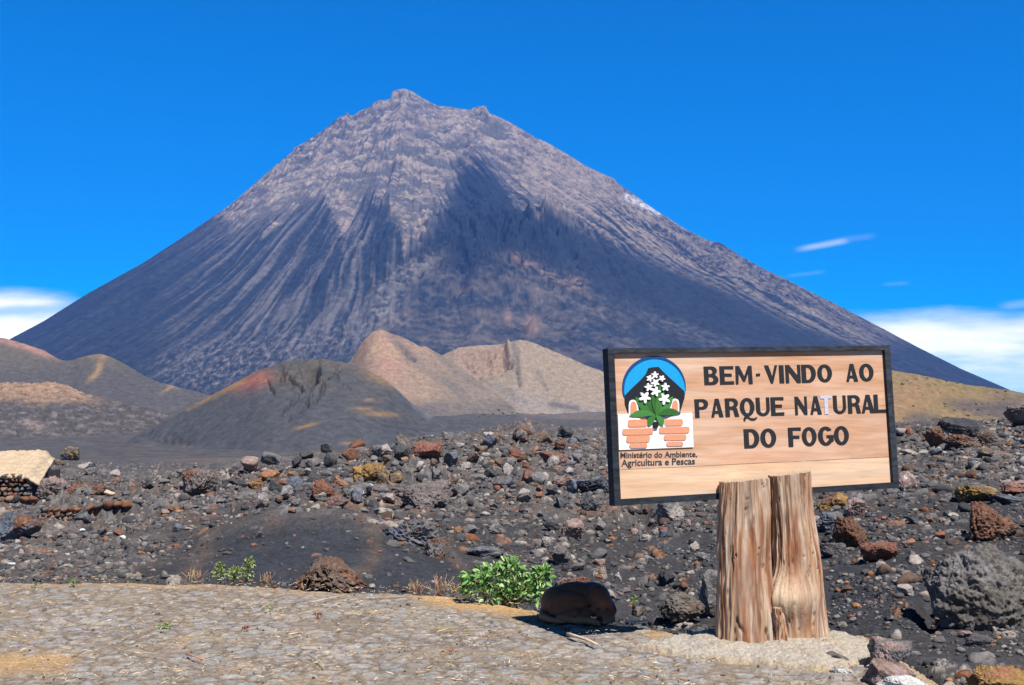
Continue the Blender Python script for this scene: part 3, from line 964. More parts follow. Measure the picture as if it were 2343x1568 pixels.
    for (x, y, rx, ry, dep) in PITS:
        Z = Z - dep * np.clip(1.3 * blob(px0, py0, x, y, rx, ry), 0, 1)
    # drop below the platform, and the ditch behind its edge
    ed = edge_d(A)
    under = 1 - sstep(0.05, 0.9, D - ed)
    lowz = np.minimum(Z, -CAMZ - 0.55)
    keep = sstep(2060, 2180, px0)
    Z = lerp(Z, lowz, under * (1 - keep))
    Z = np.where((under > 0.5) & (keep > 0), np.minimum(Z, -CAMZ - 0.12), Z)
    # run down under the plain at the far side
    Z = Z - 3.0 * sstep(95, 130, D)
    Z = Z + CAMZ
    c = c * (1 + 0.40 * f + 0.45 * fbm2(X / 0.09, Y / 0.12, 3, 0.65))[..., None]
    tag(grid_obj('terrain', X, Y, Z, c, M_NEAR), kind='structure')
    return a, d, Z


NA, ND, NZ = build_near()
_nx, _ny = proj(NA[None] * ND[:, None], np.broadcast_to(ND[:, None], NZ.shape), NZ)


def near_z(X, Y):
    """height of the lava field under (X, Y)"""
    X, Y = np.asarray(X, float), np.asarray(Y, float)
    ia = np.clip(np.interp(X / Y, NA, np.arange(len(NA))), 0, len(NA) - 1.001)
    jd = np.clip(np.interp(Y, ND, np.arange(len(ND))), 0, len(ND) - 1.001)
    i, j = ia.astype(int), jd.astype(int)
    u, v = ia - i, jd - j
    return (NZ[j, i] * (1 - u) + NZ[j, i + 1] * u) * (1 - v) + (NZ[j + 1, i] * (1 - u) + NZ[j + 1, i + 1] * u) * v


def hit(x, y, dmin=0):
    """first visible point of the lava field at reference pixel (x, y)"""
    i = int(np.clip(np.interp((x - 1171) / F, NA, np.arange(len(NA))), 0, len(NA) - 1))
    yy = _ny[:, i]
    ok = (yy <= y) & (ND > max(dmin, edge_d(NA[i]) + 0.15 if x < 2060 else 0))
    j = int(np.argmax(ok)) if ok.any() else len(ND) - 1
    dd = float(ND[j])
    return np.array([(x - 1171) / F * (dd * CP + (NZ[j, i] - CAMZ) * SP), dd, float(NZ[j, i])])


# ------------------------------------------------------------------ paved platform
def build_platform():
    cols = np.concatenate([np.arange(-3000, -420, 12), np.arange(-420, 2760, 2.25), np.arange(2760, 3600, 12)])
    a = np.array([ae(x, 1450)[0] for x in cols], np.float32)
    R = 430
    t = np.linspace(0, 1, R)
    ed = edge_d(a).astype(np.float32)
    n0 = 2.2
    D = n0 + (ed[None] - n0) * (t ** 0.8)[:, None]
    D = D.astype(np.float32)
    A = np.broadcast_to(a[None], D.shape)
    X, Y = A * D, D
    X = X + 0.0
    rX, rY = 0.86 * X + 0.5 * Y, -0.5 * X + 0.86 * Y
    wx = rX + 0.10 * fbm2(X / 0.22, Y / 0.22, 4, 0.6)
    wy = rY + 0.10 * fbm2(X / 0.22 + 9, Y / 0.22, 4, 0.6)
    f1, f2, idn = worley2(wx / 0.150 + 0.25 * np.floor(wy / 0.13) * 0, wy / 0.125, 11, 1.0)
    gap = f2 - f1
    big = fbm2(X / 1.1, Y / 1.1, 4)
    fine = fbm2(X / 0.05, Y / 0.05, 4, 0.65)
    med = fbm2(X / 0.22, Y / 0.22, 4, 0.6)
    px, py = proj(X, Y, np.zeros_like(X))
    sand = Poly([(1010, 1352), (1140, 1364), (1245, 1385), (1330, 1405), (1260, 1412), (1180, 1405), (1120, 1395), (1020, 1385), (930, 1362)], 10)(px, py)
    sand = sand + 0.9 * Poly([(-100, 1490), (150, 1492), (200, 1512), (100, 1530), (-100, 1535)], 12)(px, py)
    sand = sand + 0.7 * Poly([(1440, 1425), (1620, 1435), (1640, 1480), (1500, 1455)], 10)(px, py)
    sand = sand + 0.5 * Poly([(-100, 1316), (700, 1330), (1060, 1350), (1000, 1362), (600, 1345), (-100, 1332)], 6)(px, py)
    sand = np.clip(sand, 0, 1)
    thr = 0.11 + 0.36 * np.clip(big + 0.30, 0, 1) + 0.6 * sand + 0.40 * med + 0.16 * fine
    dust = sstep(-0.42, 0.04, fbm2(X / 0.42 + 5, Y / 0.42, 4, 0.6) + 0.25 * fine)
    stone = sstep(thr, thr + 0.20, gap) * (0.25 + 0.75 * dust)
    H = 0.008 * stone + 0.02 * big + 0.003 * fine + 0.008 * med * stone
    H = H + 0.006 * stone * (((idn * 17.3) % 1) - 0.5)
    H = H + (1 - stone) * 0.006 * np.clip(fbm2(X / 0.025, Y / 0.025, 3, 0.6), 0, 1)
    Z = H - 0.02
    soil = flat((0.190, 0.155, 0.120), X.shape)
    soil = mixc(soil, (0.29, 0.225, 0.150), np.clip(0.0 + 1.7 * fbm2(X / 0.5 + 4, Y / 0.5, 4, 0.6) + 0.4 * sand, 0, 1))
    soil = mixc(soil, (0.12, 0.085, 0.06), np.clip(1.4 * fbm2(X / 0.06, Y / 0.06, 3, 0.6), 0, 1) * 0.7)
    soil = mixc(soil, (0.40, 0.245, 0.105), sand * 0.85)
    sto = flat((0.262, 0.248, 0.236), X.shape)
    sto = mixc(sto, (0.185, 0.178, 0.176), np.clip(((idn * 9.7) % 1) * 1.2 - 0.2, 0, 1) * 0.7)
    sto = mixc(sto, (0.31, 0.28, 0.245), np.clip(((idn * 23.1) % 1) * 2 - 1.2, 0, 1))
    sto = mixc(sto, (0.24, 0.18, 0.125), np.clip(1.5 * med + 0.1, 0, 1) * 0.45)
    soil = mixc(soil, (0.085, 0.066, 0.050), sstep(0.085, 0.02, gap) * dust * (1 - sand) * 0.75)
    c = lerp(soil, sto, stone[..., None])
    c = mixc(c, (0.30, 0.27, 0.21), sstep(0.2, 0.9, big) * 0.35)
    c = mixc(c, (0.19, 0.19, 0.195), Poly([(900, 1500), (1500, 1480), (1700, 1570), (1700, 1640), (800, 1640)], 60)(px, py) * stone * 0.55)
    c = c * (1 + 0.60 * fine + 0.20 * med)[..., None]
    # crumbling edge, then a face down into the ditch
    rag = 0.05 * fbm2(X / 0.25, Y * 0, 3)
    er = sstep(0.30, 0.0, ed[None] - D)
    Z = Z - er * (0.05 + 0.05 * np.clip(med + 0.3, 0, 1))
    Y = Y + er * rag
    sk = []
    for (dd, dz) in ((0.04, -0.12), (0.12, -0.35), (0.25, -0.75)):
        sk.append((X[-1] * (1 + dd / ed), Y[-1] + dd, Z[-1] + dz))
    X = np.concatenate([X] + [s[0][None] for s in sk])
    Y = np.concatenate([Y] + [s[1][None] for s in sk])
    Z = np.concatenate([Z] + [s[2][None] for s in sk])
    dirt = flat((0.16, 0.115, 0.075), (3, len(a)))
    c = np.concatenate([c, dirt])
    tag(grid_obj('pavement', X, Y, Z, c, M_PAVE), kind='structure')
    return


build_platform()
# ------------------------------------------------------------------ rocks
_ico = {}


def ico(level):
    if level not in _ico:
        bm = bmesh.new()
        bmesh.ops.create_icosphere(bm, subdivisions=level, radius=1.0)
        v = np.array([q.co[:] for q in bm.verts], np.float32)
        f = np.array([[q.index for q in fc.verts] for fc in bm.faces], np.int32)
        bm.free()
        _ico[level] = (v, f)
    return _ico[level]


PAL = {
    'dark': ((0.050, 0.052, 0.060), (0.085, 0.082, 0.084)),
    'blue': ((0.060, 0.072, 0.098), (0.150, 0.160, 0.185)),
    'black': ((0.030, 0.032, 0.038), (0.060, 0.060, 0.066)),
    'grey': ((0.105, 0.098, 0.098), (0.185, 0.172, 0.168)),
    'pale': ((0.230, 0.200, 0.185), (0.360, 0.320, 0.295)),
    'white': ((0.420, 0.410, 0.400), (0.620, 0.600, 0.570)),
    'rust': ((0.085, 0.050, 0.037), (0.200, 0.098, 0.062)),
    'red': ((0.135, 0.060, 0.046), (0.245, 0.112, 0.080)),
    'orange': ((0.200, 0.095, 0.052), (0.320, 0.165, 0.095)),
    'ochre': ((0.190, 0.115, 0.042), (0.330, 0.205, 0.080)),
    'brown': ((0.090, 0.066, 0.054), (0.175, 0.128, 0.100)),
    'pink': ((0.190, 0.125, 0.110), (0.310, 0.230, 0.210)),
    'purple': ((0.095, 0.080, 0.080), (0.190, 0.158, 0.150)),
    'bigrock': ((0.066, 0.060, 0.055), (0.165, 0.146, 0.128)),
}


def rock_shape(seed, level, cuts=7, lump=0.30, ridge=0.16, pit=0.05, layer=0.0):
    r = np.random.default_rng(seed)
    v, f = ico(level)
    v = v.copy()
    off = r.uniform(-50, 50, 3).astype(np.float32)
    for _ in range(cuts):
        n = r.normal(size=3)
        n /= np.linalg.norm(n)
        s = v @ n
        v = v - np.outer(np.maximum(0, s - r.uniform(0.38, 0.75)) * 0.95, n)
    d = lump * fbm3(v * 1.3 + off, 2)
    w = v + 0.25 * d[:, None]
    d = d + ridge * (fbm3(w * 3.3 + off, 4, 0.6, ridged=True) - 0.35)
    if level >= 3:
        d = d + pit * fbm3(w * 8 + off, 3, 0.65)
    if level >= 4:
        d = d - pit * 1.5 * sstep(0.20, 0.5, noise3(w * 10 + off + 9)) + pit * 0.7 * (fbm3(w * 19 + off, 3, 0.65, ridged=True) - 0.4)
        d = d - pit * 0.8 * sstep(0.22, 0.45, noise3(w * 25 + off + 3))
    if layer:
        t = w[:, 2] * 5 + 1.2 * noise3(w * 1.5 + off)
        d = d + layer * (np.abs((t % 1.0) - 0.5) - 0.25)
    v = v * (1 + d)[:, None]
    lo, hi = v.min(0), v.max(0)
    v = (v - (lo + hi) / 2) / (hi - lo) * 2
    return v.astype(np.float32), f, off


def rock_colour(v, off, pal, pal2=None, amt=0.4, crust=None):
    a, b = PAL[pal]
    n = np.clip(0.5 + 0.9 * fbm3(v * 2.4 + off, 4, 0.6), 0, 1)
    c = np.asarray(a, np.float32)[None] * (1 - n)[:, None] + np.asarray(b, np.float32)[None] * n[:, None]
    if pal2:
        m = np.clip((fbm3(v * 1.1 + off + 20, 3) + amt - 0.25) * 3.0, 0, 1)
        a, b = PAL[pal2]
        c2 = np.asarray(a, np.float32)[None] * (1 - n)[:, None] + np.asarray(b, np.float32)[None] * n[:, None]
        c = c * (1 - m)[:, None] + c2 * m[:, None]
    g = 1 + 0.5 * fbm3(v * 9 + off, 3, 0.65)
    return c * g[:, None]


HEROES = []


def rock(box, pal, label, pal2=None, seed=None, thick=0.85, cuts=10, lump=0.30, ridge=0.18, pit=0.06, layer=0.0, sink=0.14, rot=0.0, amt=0.4, name='rock', short=None, dist=None, skew=0.0):
    """a stone filling reference-pixel box (x0, y0, x1, y1), standing where its foot meets the ground"""
    x0, y0, x1, y1 = box
    xc = (x0 + x1) / 2
    if dist is None:
        p = hit(xc, y1 - 0.12 * (y1 - y0), 6.05 if xc > 2000 else 7.0)
    else:
        p = world(xc, y1, dist)
    d = p[1]
    wpx = x1 - x0
    W = wpx / F * d
    H = (y1 - y0) / F * d
    Dp = thick * min(W, 1.6 * H + 0.25 * W)
    level = 7 if wpx > 190 else 6 if wpx > 45 else 5 if wpx > 20 else 4
    seed = seed if seed is not None else (int(x0) * 131 + int(y0) * 17) % 100003
    v, f, off = rock_shape(seed, level, cuts, lump, ridge, pit, layer)
    c = rock_colour(v, off, pal, pal2, amt)
    if rot:
        cr, sr = math.cos(rot), math.sin(rot)
        v = np.stack([v[:, 0] * cr - v[:, 2] * sr, v[:, 1], v[:, 0] * sr + v[:, 2] * cr], 1)
        lo, hi = v.min(0), v.max(0)
        v = (v - (lo + hi) / 2) / (hi - lo) * 2
    if skew:
        v[:, 2] = (v[:, 2] + 1) * (1 - skew * np.clip(v[:, 0] + 0.45, 0, 2)) - 1
        v[:, 2] = (v[:, 2] - v[:, 2].min()) / (v[:, 2].max() - v[:, 2].min()) * 2 - 1
    v = v * np.array([W / 2, Dp / 2, H * (1 + sink) / 2], np.float32)
    cen = world(xc, (y0 + y1) / 2, d + Dp * 0.28)
    z_off = -H * sink / 2
    base = (cen[0], cen[1], cen[2] - H / 2 * (1 + sink) + z_off)
    v = v + np.array([0, 0, H * (1 + sink) / 2], np.float32)
    o = mesh_obj(name, v, f, M_ROCK, c, loc=base)
    tag(o, label, 'rock', 'lava rocks on the cinder slope')
    HEROES.append((xc, (y0 + y1) / 2, wpx, y1 - y0, short, d))
    return o


R = rock
R((-25, 1170, 102, 1243), 'blue', 'large blue-grey boulder with rusty patch at the far left', 'rust', amt=0.28, rot=-0.25, short='blue-grey boulder at the left edge')
R((408, 1070, 503, 1146), 'rust', 'tall reddish brown boulder with orange peak standing on the bank crest', 'purple', amt=0.55, cuts=5, ridge=0.28, pit=0.10, short='tall red boulder with orange peak')
R((157, 1100, 247, 1142), 'rust', 'low rust-brown rubbly rock between stone hut and driftwood', 'black', amt=0.3, ridge=0.3, pit=0.1, short='rust-brown rock beside the hut')
R((177, 1057, 216, 1077), 'pale', 'pale flat slab on the grey slope above the rust-brown rock', 'orange', amt=0.1, short='pale slab above the hut')
R((134, 1021, 184, 1056), 'dark', 'dark rounded lava block with tan face behind the thatched hut', 'ochre', amt=0.3, ridge=0.25, short='dark block behind the hut')
R((119, 1050, 149, 1068), 'brown', 'small brown stone at the foot of the dark rounded block', None, short='small brown stone behind the hut')
R((325, 1102, 354, 1117), 'rust', 'dark red flat splinter lying alone on grey cinder', 'black', amt=0.4, rot=-0.4, short='dark red splinter')
R((356, 1095, 390, 1108), 'grey', 'flat grey stone just behind the dark red splinter', None, short='flat grey stone by the splinter')
R((84, 1088, 164, 1146), 'pink', 'pinkish grey rubble boulder leaning on the hut corner', 'purple', amt=0.5, cuts=4, ridge=0.26, pit=0.1, short='pinkish boulder at the hut corner')
R((166, 1172, 208, 1193), 'grey', 'flat grey stone at the right end of the dry stone wall', 'blue', amt=0.3, rot=-0.3, short='flat stone at the end of the wall')
R((562, 1093, 606, 1122), 'ochre', 'ochre twin-topped stone left of the smooth orange mound', 'orange', amt=0.4, short='ochre twin-topped stone')
R((590, 1075, 640, 1100), 'orange', 'smooth orange-red cinder mound among grey rubble', None, cuts=2, lump=0.12, ridge=0.03, pit=0.02, thick=1.2, short='smooth orange mound')
R((524, 1096, 564, 1116), 'dark', 'dark grey wedge stone left of the ochre twin-topped stone', None, rot=0.2, short='dark grey wedge stone')
R((541, 1124, 570, 1140), 'purple', 'smooth lilac-grey oval stone on the bank crest', None, cuts=2, lump=0.12, ridge=0.05, short='lilac-grey oval stone')
R((619, 1094, 674, 1117), 'rust', 'low reddish stone right of the smooth orange mound', 'pink', amt=0.4, short='low reddish stone by the mound')
R((655, 1078, 692, 1091), 'brown', 'flat brown stone above the low reddish stone', 'ochre', amt=0.3, short='flat brown stone')
R((712, 1094, 768, 1147), 'rust', 'jagged red-brown rock leaning to the right on the crest', 'red', amt=0.5, ridge=0.3, pit=0.1, rot=0.4, short='jagged leaning red-brown rock')
R((760, 1088, 804, 1120), 'orange', 'bright orange stone beside the jagged leaning rock', 'pink', amt=0.2, short='bright orange stone')
R((785, 1103, 856, 1140), 'grey', 'grey rock with whitish ridge on top near the bright orange stone', 'white', amt=0.22, rot=0.15, short='grey rock with whitish ridge')
R((746, 1134, 798, 1163), 'purple', 'dark mauve rock with red left side below the whitish ridge', 'red', amt=0.4, rot=-0.5, short='mauve rock with red side')
R((832, 1137, 870, 1170), 'dark', 'dark round lumpy stone left of the big purple-grey block', 'grey', amt=0.3, short='dark round lumpy stone')
R((826, 1056, 888, 1111), 'brown', 'horned brown lava block with deep hollow in its side', 'ochre', amt=0.45, ridge=0.42, pit=0.14, cuts=4, lump=0.45, short='horned brown block')
R((806, 1066, 842, 1105), 'ochre', 'ochre stone tucked against the left of the horned block', None, short='ochre stone left of the horned block')
R((859, 1081, 890, 1112), 'ochre', 'small ochre brown stone below the horned block', 'brown', amt=0.4, short='small ochre stone under the horned block')
R((888, 1081, 921, 1110), 'brown', 'brown cube-like stone right of the horned block', 'ochre', amt=0.3, short='brown stone right of the horned block')
R((894, 992, 946, 1046), 'brown', 'dark brown block forming the top of the rubble ridge', 'grey', amt=0.4, ridge=0.32, rot=-0.3, short='dark block on top of the ridge')
R((938, 1008, 1013, 1060), 'red', 'large red-faced block below the top of the rubble ridge', 'purple', amt=0.3, cuts=8, rot=-0.2, short='large red-faced block')
R((905, 1098, 1032, 1172), 'purple', 'massive purple-grey lava block with blue-grey right end', 'blue', amt=0.05, cuts=9, ridge=0.24, pit=0.08, seed=4411, short='massive purple-grey block')
R((876, 1180, 1010, 1254), 'blue', 'large blue-grey crusted boulder half way up the bank', 'grey', amt=0.45, cuts=4, ridge=0.3, pit=0.1, layer=0.12, short='blue-grey crusted boulder')
R((968, 1226, 1026, 1282), 'rust', 'brown craggy block under the right end of the crusted boulder', 'grey', amt=0.4, ridge=0.32, pit=0.1, rot=-0.5, short='brown block under the crusted boulder')
R((855, 1160, 907, 1190), 'pale', 'light grey lumpy stone above the crusted boulder', 'grey', amt=0.4, short='light stone above the crusted boulder')
R((1048, 1056, 1080, 1073), 'pale', 'pale stone with a dark hollow on the rubble', None, ridge=0.3, short='pale hollow stone')
R((1129, 1046, 1162, 1073), 'rust', 'dark rust stone at the left of the red rock cluster', 'brown', amt=0.5, short='left stone of the red cluster')
R((1158, 1026, 1210, 1063), 'rust', 'craggy dark red rock in the middle of the red cluster', 'red', amt=0.4, ridge=0.38, pit=0.1, short='craggy middle of the red cluster')
R((1206, 1021, 1240, 1043), 'orange', 'orange-red rock on top of the red cluster', None, short='orange top of the red cluster')
R((1232, 1032, 1297, 1068), 'pink', 'pinkish red slab at the right of the red cluster', 'red', amt=0.4, short='pinkish slab of the red cluster')
R((1229, 1080, 1255, 1105), 'pale', 'beige leaf-shaped slab lying on grey gravel', None, cuts=3, lump=0.1, ridge=0.05, rot=0.6, short='beige leaf-shaped slab')
R((1316, 1086, 1402, 1131), 'blue', 'dark blue-grey boulder touching the left edge of the sign', 'black', amt=0.3, cuts=8, ridge=0.26, short='dark blue boulder by the sign')
R((1326, 1126, 1371, 1174), 'dark', 'dark lumpy rock below the blue-grey boulder beside the sign', 'blue', amt=0.3, ridge=0.3, pit=0.1, short='dark lumpy rock beside the sign')
R((1250, 1090, 1326, 1121), 'rust', 'long rusty shelf rock left of the dark blue boulder', 'pink', amt=0.4, layer=0.1, short='rusty shelf rock')
R((1022, 1083, 1057, 1110), 'brown', 'tan brown stone right of the massive purple-grey block', 'pale', amt=0.3, short='tan stone right of the massive block')
R((1098, 1186, 1163, 1226), 'dark', 'dark slanted rock lying on the bank above the green bush', 'grey', amt=0.4, rot=-0.35, short='dark slanted rock')
R((1280, 1186, 1338, 1238), 'pale', 'pale pinkish rubbly rock on the bank left of the sign', 'pink', amt=0.5, ridge=0.28, pit=0.1, short='pale pinkish rubbly rock')
R((1311, 994, 1345, 1011), 'blue', 'small blue-black rock near the top left of the sign', 'black', amt=0.4, short='small blue-black rock')
R((1036, 1203, 1055, 1219), 'orange', 'small orange stone alone on the bank right of the crusted boulder', None, short='lone orange stone')
R((658, 1276, 842, 1348), 'brown', 'wide dark brown rough boulder rising behind the paving edge', 'rust', amt=0.35, cuts=2, lump=0.42, ridge=0.30, pit=0.08, sink=0.5, skew=0.42, seed=12, thick=1.2, short='wide brown boulder at the paving edge', dist=10.75)
R((1062, 1249, 1156, 1279), 'blue', 'long flat blue-grey slab behind the green bush', 'grey', amt=0.4, cuts=5, short='flat slab behind the green bush')
R((1257, 1245, 1312, 1301), 'purple', 'purple-grey broken rock on the bank right of the green bush', 'grey', amt=0.4, cuts=8, short='purple-grey broken rock')
R((1276, 1286, 1342, 1310), 'black', 'flat black jagged stone under the purple-grey broken rock', 'purple', amt=0.3, ridge=0.32, short='flat black jagged stone')
R((1239, 1227, 1271, 1252), 'pale', 'pale cracked stone above the purple-grey broken rock', 'grey', amt=0.3, short='pale cracked stone')
R((1353, 1278, 1388, 1296), 'pink', 'flat pinkish stone upper of two beside the bush and dog', 'rust', amt=0.3, short='flat pinkish stone')
R((1354, 1294, 1389, 1327), 'pale', 'whitish tan mottled stone above the sleeping dog', 'orange', amt=0.25, ridge=0.28, short='whitish mottled stone above the dog')
R((1401, 1308, 1423, 1332), 'pale', 'small whitish crumbly stone right above the dog', 'white', amt=0.3, short='small whitish crumbly stone')
R((1280, 1322, 1353, 1352), 'red', 'flat brick-red rock directly behind the sleeping dog', 'rust', amt=0.4, cuts=5, short='brick-red rock behind the dog', dist=10.6)
R((1498, 1142, 1570, 1200), 'pale', 'pale crusted boulder overhanging a dark hollow under the sign', 'grey', amt=0.4, ridge=0.28, pit=0.12, short='pale boulder over the hollow')
R((1487, 1255, 1523, 1279), 'orange', 'rust-orange pitted stone on the bank left of the posts', 'rust', amt=0.4, short='rust-orange pitted stone')
R((1455, 1270, 1488, 1293), 'grey', 'light grey stone left of the rust-orange pitted stone', 'pale', amt=0.4, short='light grey stone by the pitted stone')
R((1573, 1237, 1600, 1265), 'pale', 'pale stone upper of two left of the wooden posts', None, short='upper pale stone by the posts')
R((1589, 1262, 1622, 1288), 'grey', 'light grey stone lower of two left of the wooden posts', 'white', amt=0.2, short='lower light stone by the posts')
R((1442, 1208, 1462, 1226), 'pink', 'small pinkish stone under the left half of the sign', None, short='small pinkish stone under the sign')
R((1505, 1305, 1544, 1345), 'black', 'pointed black rock among reddish gravel left of the posts', None, cuts=6, short='pointed black rock')
R((1505, 1354, 1612, 1412), 'brown', 'layered brown boulder behind the paving left of the posts', 'bigrock', amt=0.5, cuts=5, layer=0.14, short='layered brown boulder', dist=10.4)
R((1600, 1300, 1668, 1398), 'grey', 'smooth pale grey boulder half hidden by the left post', 'pale', amt=0.35, cuts=4, ridge=0.08, pit=0.03, short='smooth boulder behind the post', dist=10.6)
R((2140, 953, 2238, 1008), 'black', 'black dome-shaped mound on the skyline right of the sign', 'dark', amt=0.4, cuts=3, lump=0.2, ridge=0.12, short='black skyline mound')
R((2106, 973, 2166, 1029), 'rust', 'red-brown block at the left foot of the black mound', 'brown', amt=0.4, ridge=0.28, short='red-brown block left of the mound')
R((2157, 993, 2242, 1030), 'brown', 'red-brown rough rock in front of the black mound', 'rust', amt=0.5, pit=0.1, short='rough rock in front of the mound')
R((2228, 982, 2293, 1029), 'brown', 'grey-brown rounded rock right of the black mound', 'purple', amt=0.4, cuts=4, short='rounded rock right of the mound')
R((2052, 974, 2090, 996), 'red', 'small red rock touching the right frame of the sign', 'rust', amt=0.4, short='small red rock by the frame')
R((2298, 918, 2380, 970), 'purple', 'layered grey rock stack at the far right skyline', 'pink', amt=0.3, layer=0.22, cuts=8, short='layered stack at the right', dist=34)
R((2118, 1057, 2148, 1077), 'brown', 'dark brown stone on grey cinder right of the sign', 'black', amt=0.3, short='dark brown stone right of the sign')
R((2182, 1108, 2284, 1155), 'ochre', 'ochre mossy-looking rock above the big brown boulder', 'brown', amt=0.3, pit=0.12, cuts=5, short='ochre rock')
R((2277, 1096, 2370, 1140), 'red', 'pinkish red rock at the right edge beside the ochre rock', 'pink', amt=0.4, short='pinkish red rock at the right edge')
R((2262, 1131, 2370, 1158), 'dark', 'low dark grey slab under the pinkish red rock', 'blue', amt=0.3, short='low dark slab')
R((2202, 1145, 2328, 1248), 'brown', 'big brown boulder perched above the grey boulder on the right', 'rust', amt=0.6, cuts=5, pit=0.12, ridge=0.2, short='big perched brown boulder')
R((1866, 1122, 1938, 1172), 'ochre', 'brown-capped rock under the right half of the sign', 'rust', amt=0.4, ridge=0.3, short='brown-capped rock under the sign')
R((1925, 1138, 1987, 1188), 'pink', 'white-streaked pinkish rock right of the brown-capped rock', 'white', amt=0.15, short='white-streaked rock')
R((1862, 1172, 1948, 1218), 'blue', 'blue-grey rounded rock right beside the right post', 'grey', amt=0.3, cuts=4, short='blue-grey rock beside the post')
R((1903, 1178, 1996, 1264), 'rust', 'rust-coloured round boulder right of the right post', 'brown', amt=0.4, cuts=4, pit=0.1, short='rust boulder right of the post')
R((1968, 1239, 2052, 1290), 'red', 'brick-red triangular rock below the rust-coloured boulder', 'rust', amt=0.3, cuts=8, ridge=0.1, short='brick-red triangular rock')
R((1868, 1240, 1932, 1280), 'grey', 'grey speckled rock against the right post', 'dark', amt=0.4, short='grey speckled rock')
R((2112, 1240, 2372, 1464), 'bigrock', 'huge rough grey boulder filling the right edge', 'grey', amt=0.35, cuts=4, lump=0.2, ridge=0.13, pit=0.028, layer=0.05, thick=0.9, short='huge grey boulder')
R((2202, 1451, 2274, 1484), 'dark', 'dark oval stone below the huge grey boulder', 'grey', amt=0.3, cuts=3, ridge=0.08, short='dark oval stone')
R((2192, 1443, 2232, 1463), 'pink', 'pinkish stone wedged under the huge grey boulder', None, short='wedged pinkish stone')
R((2004, 1284, 2031, 1302), 'pale', 'small cream stone right of the brick-red triangular rock', None, cuts=8, short='small cream stone')
R((1988, 1456, 2082, 1518), 'grey', 'grey-pink slab at the right end of the concrete footing', 'pink', amt=0.35, cuts=6, ridge=0.1, short='grey-pink slab by the footing', dist=6.80)
R((1978, 1508, 2092, 1560), 'brown', 'pinkish brown rock in front of the grey-pink slab', 'pink', amt=0.5, cuts=5, ridge=0.1, short='pinkish brown rock by the footing', dist=6.45)
R((1869, 1490, 1937, 1527), 'bigrock', 'dark grey oval stone sitting on the concrete footing', None, cuts=3, ridge=0.06, pit=0.03, short='oval stone on the footing', dist=7.0)
R((1843, 1512, 1905, 1545), 'white', 'whitewashed lumpy stone under the dark oval stone', None, cuts=5, ridge=0.15, short='whitewashed stone', dist=6.85)
R((1895, 1522, 1950, 1553), 'white', 'second whitewashed stone right of the first at the footing', 'grey', amt=0.2, cuts=5, short='second whitewashed stone', dist=6.75)
R((2006, 1543, 2142, 1592), 'white', 'cream white stone cut off by the bottom of the picture', None, cuts=4, ridge=0.08, short='cream stone at the bottom', dist=6.15)
R((2213, 1528, 2370, 1612), 'ochre', 'yellow ochre rough rock in the bottom right corner', 'orange', amt=0.3, cuts=4, pit=0.14, short='ochre corner rock')
R((2140, 1507, 2170, 1537), 'pale', 'small pale grey stone between cream stone and huge boulder', 'blue', amt=0.3, short='small pale stone by the cream stone')
R((2056, 1077, 2100, 1128), 'pink', 'pink and white streaked rock beside the lower right frame', 'white', amt=0.25, short='pink streaked rock by the frame')
R((2054, 1027, 2106, 1044), 'pale', 'row-like pale stone against the right frame of the sign', None, ridge=0.3, short='pale stone against the frame')


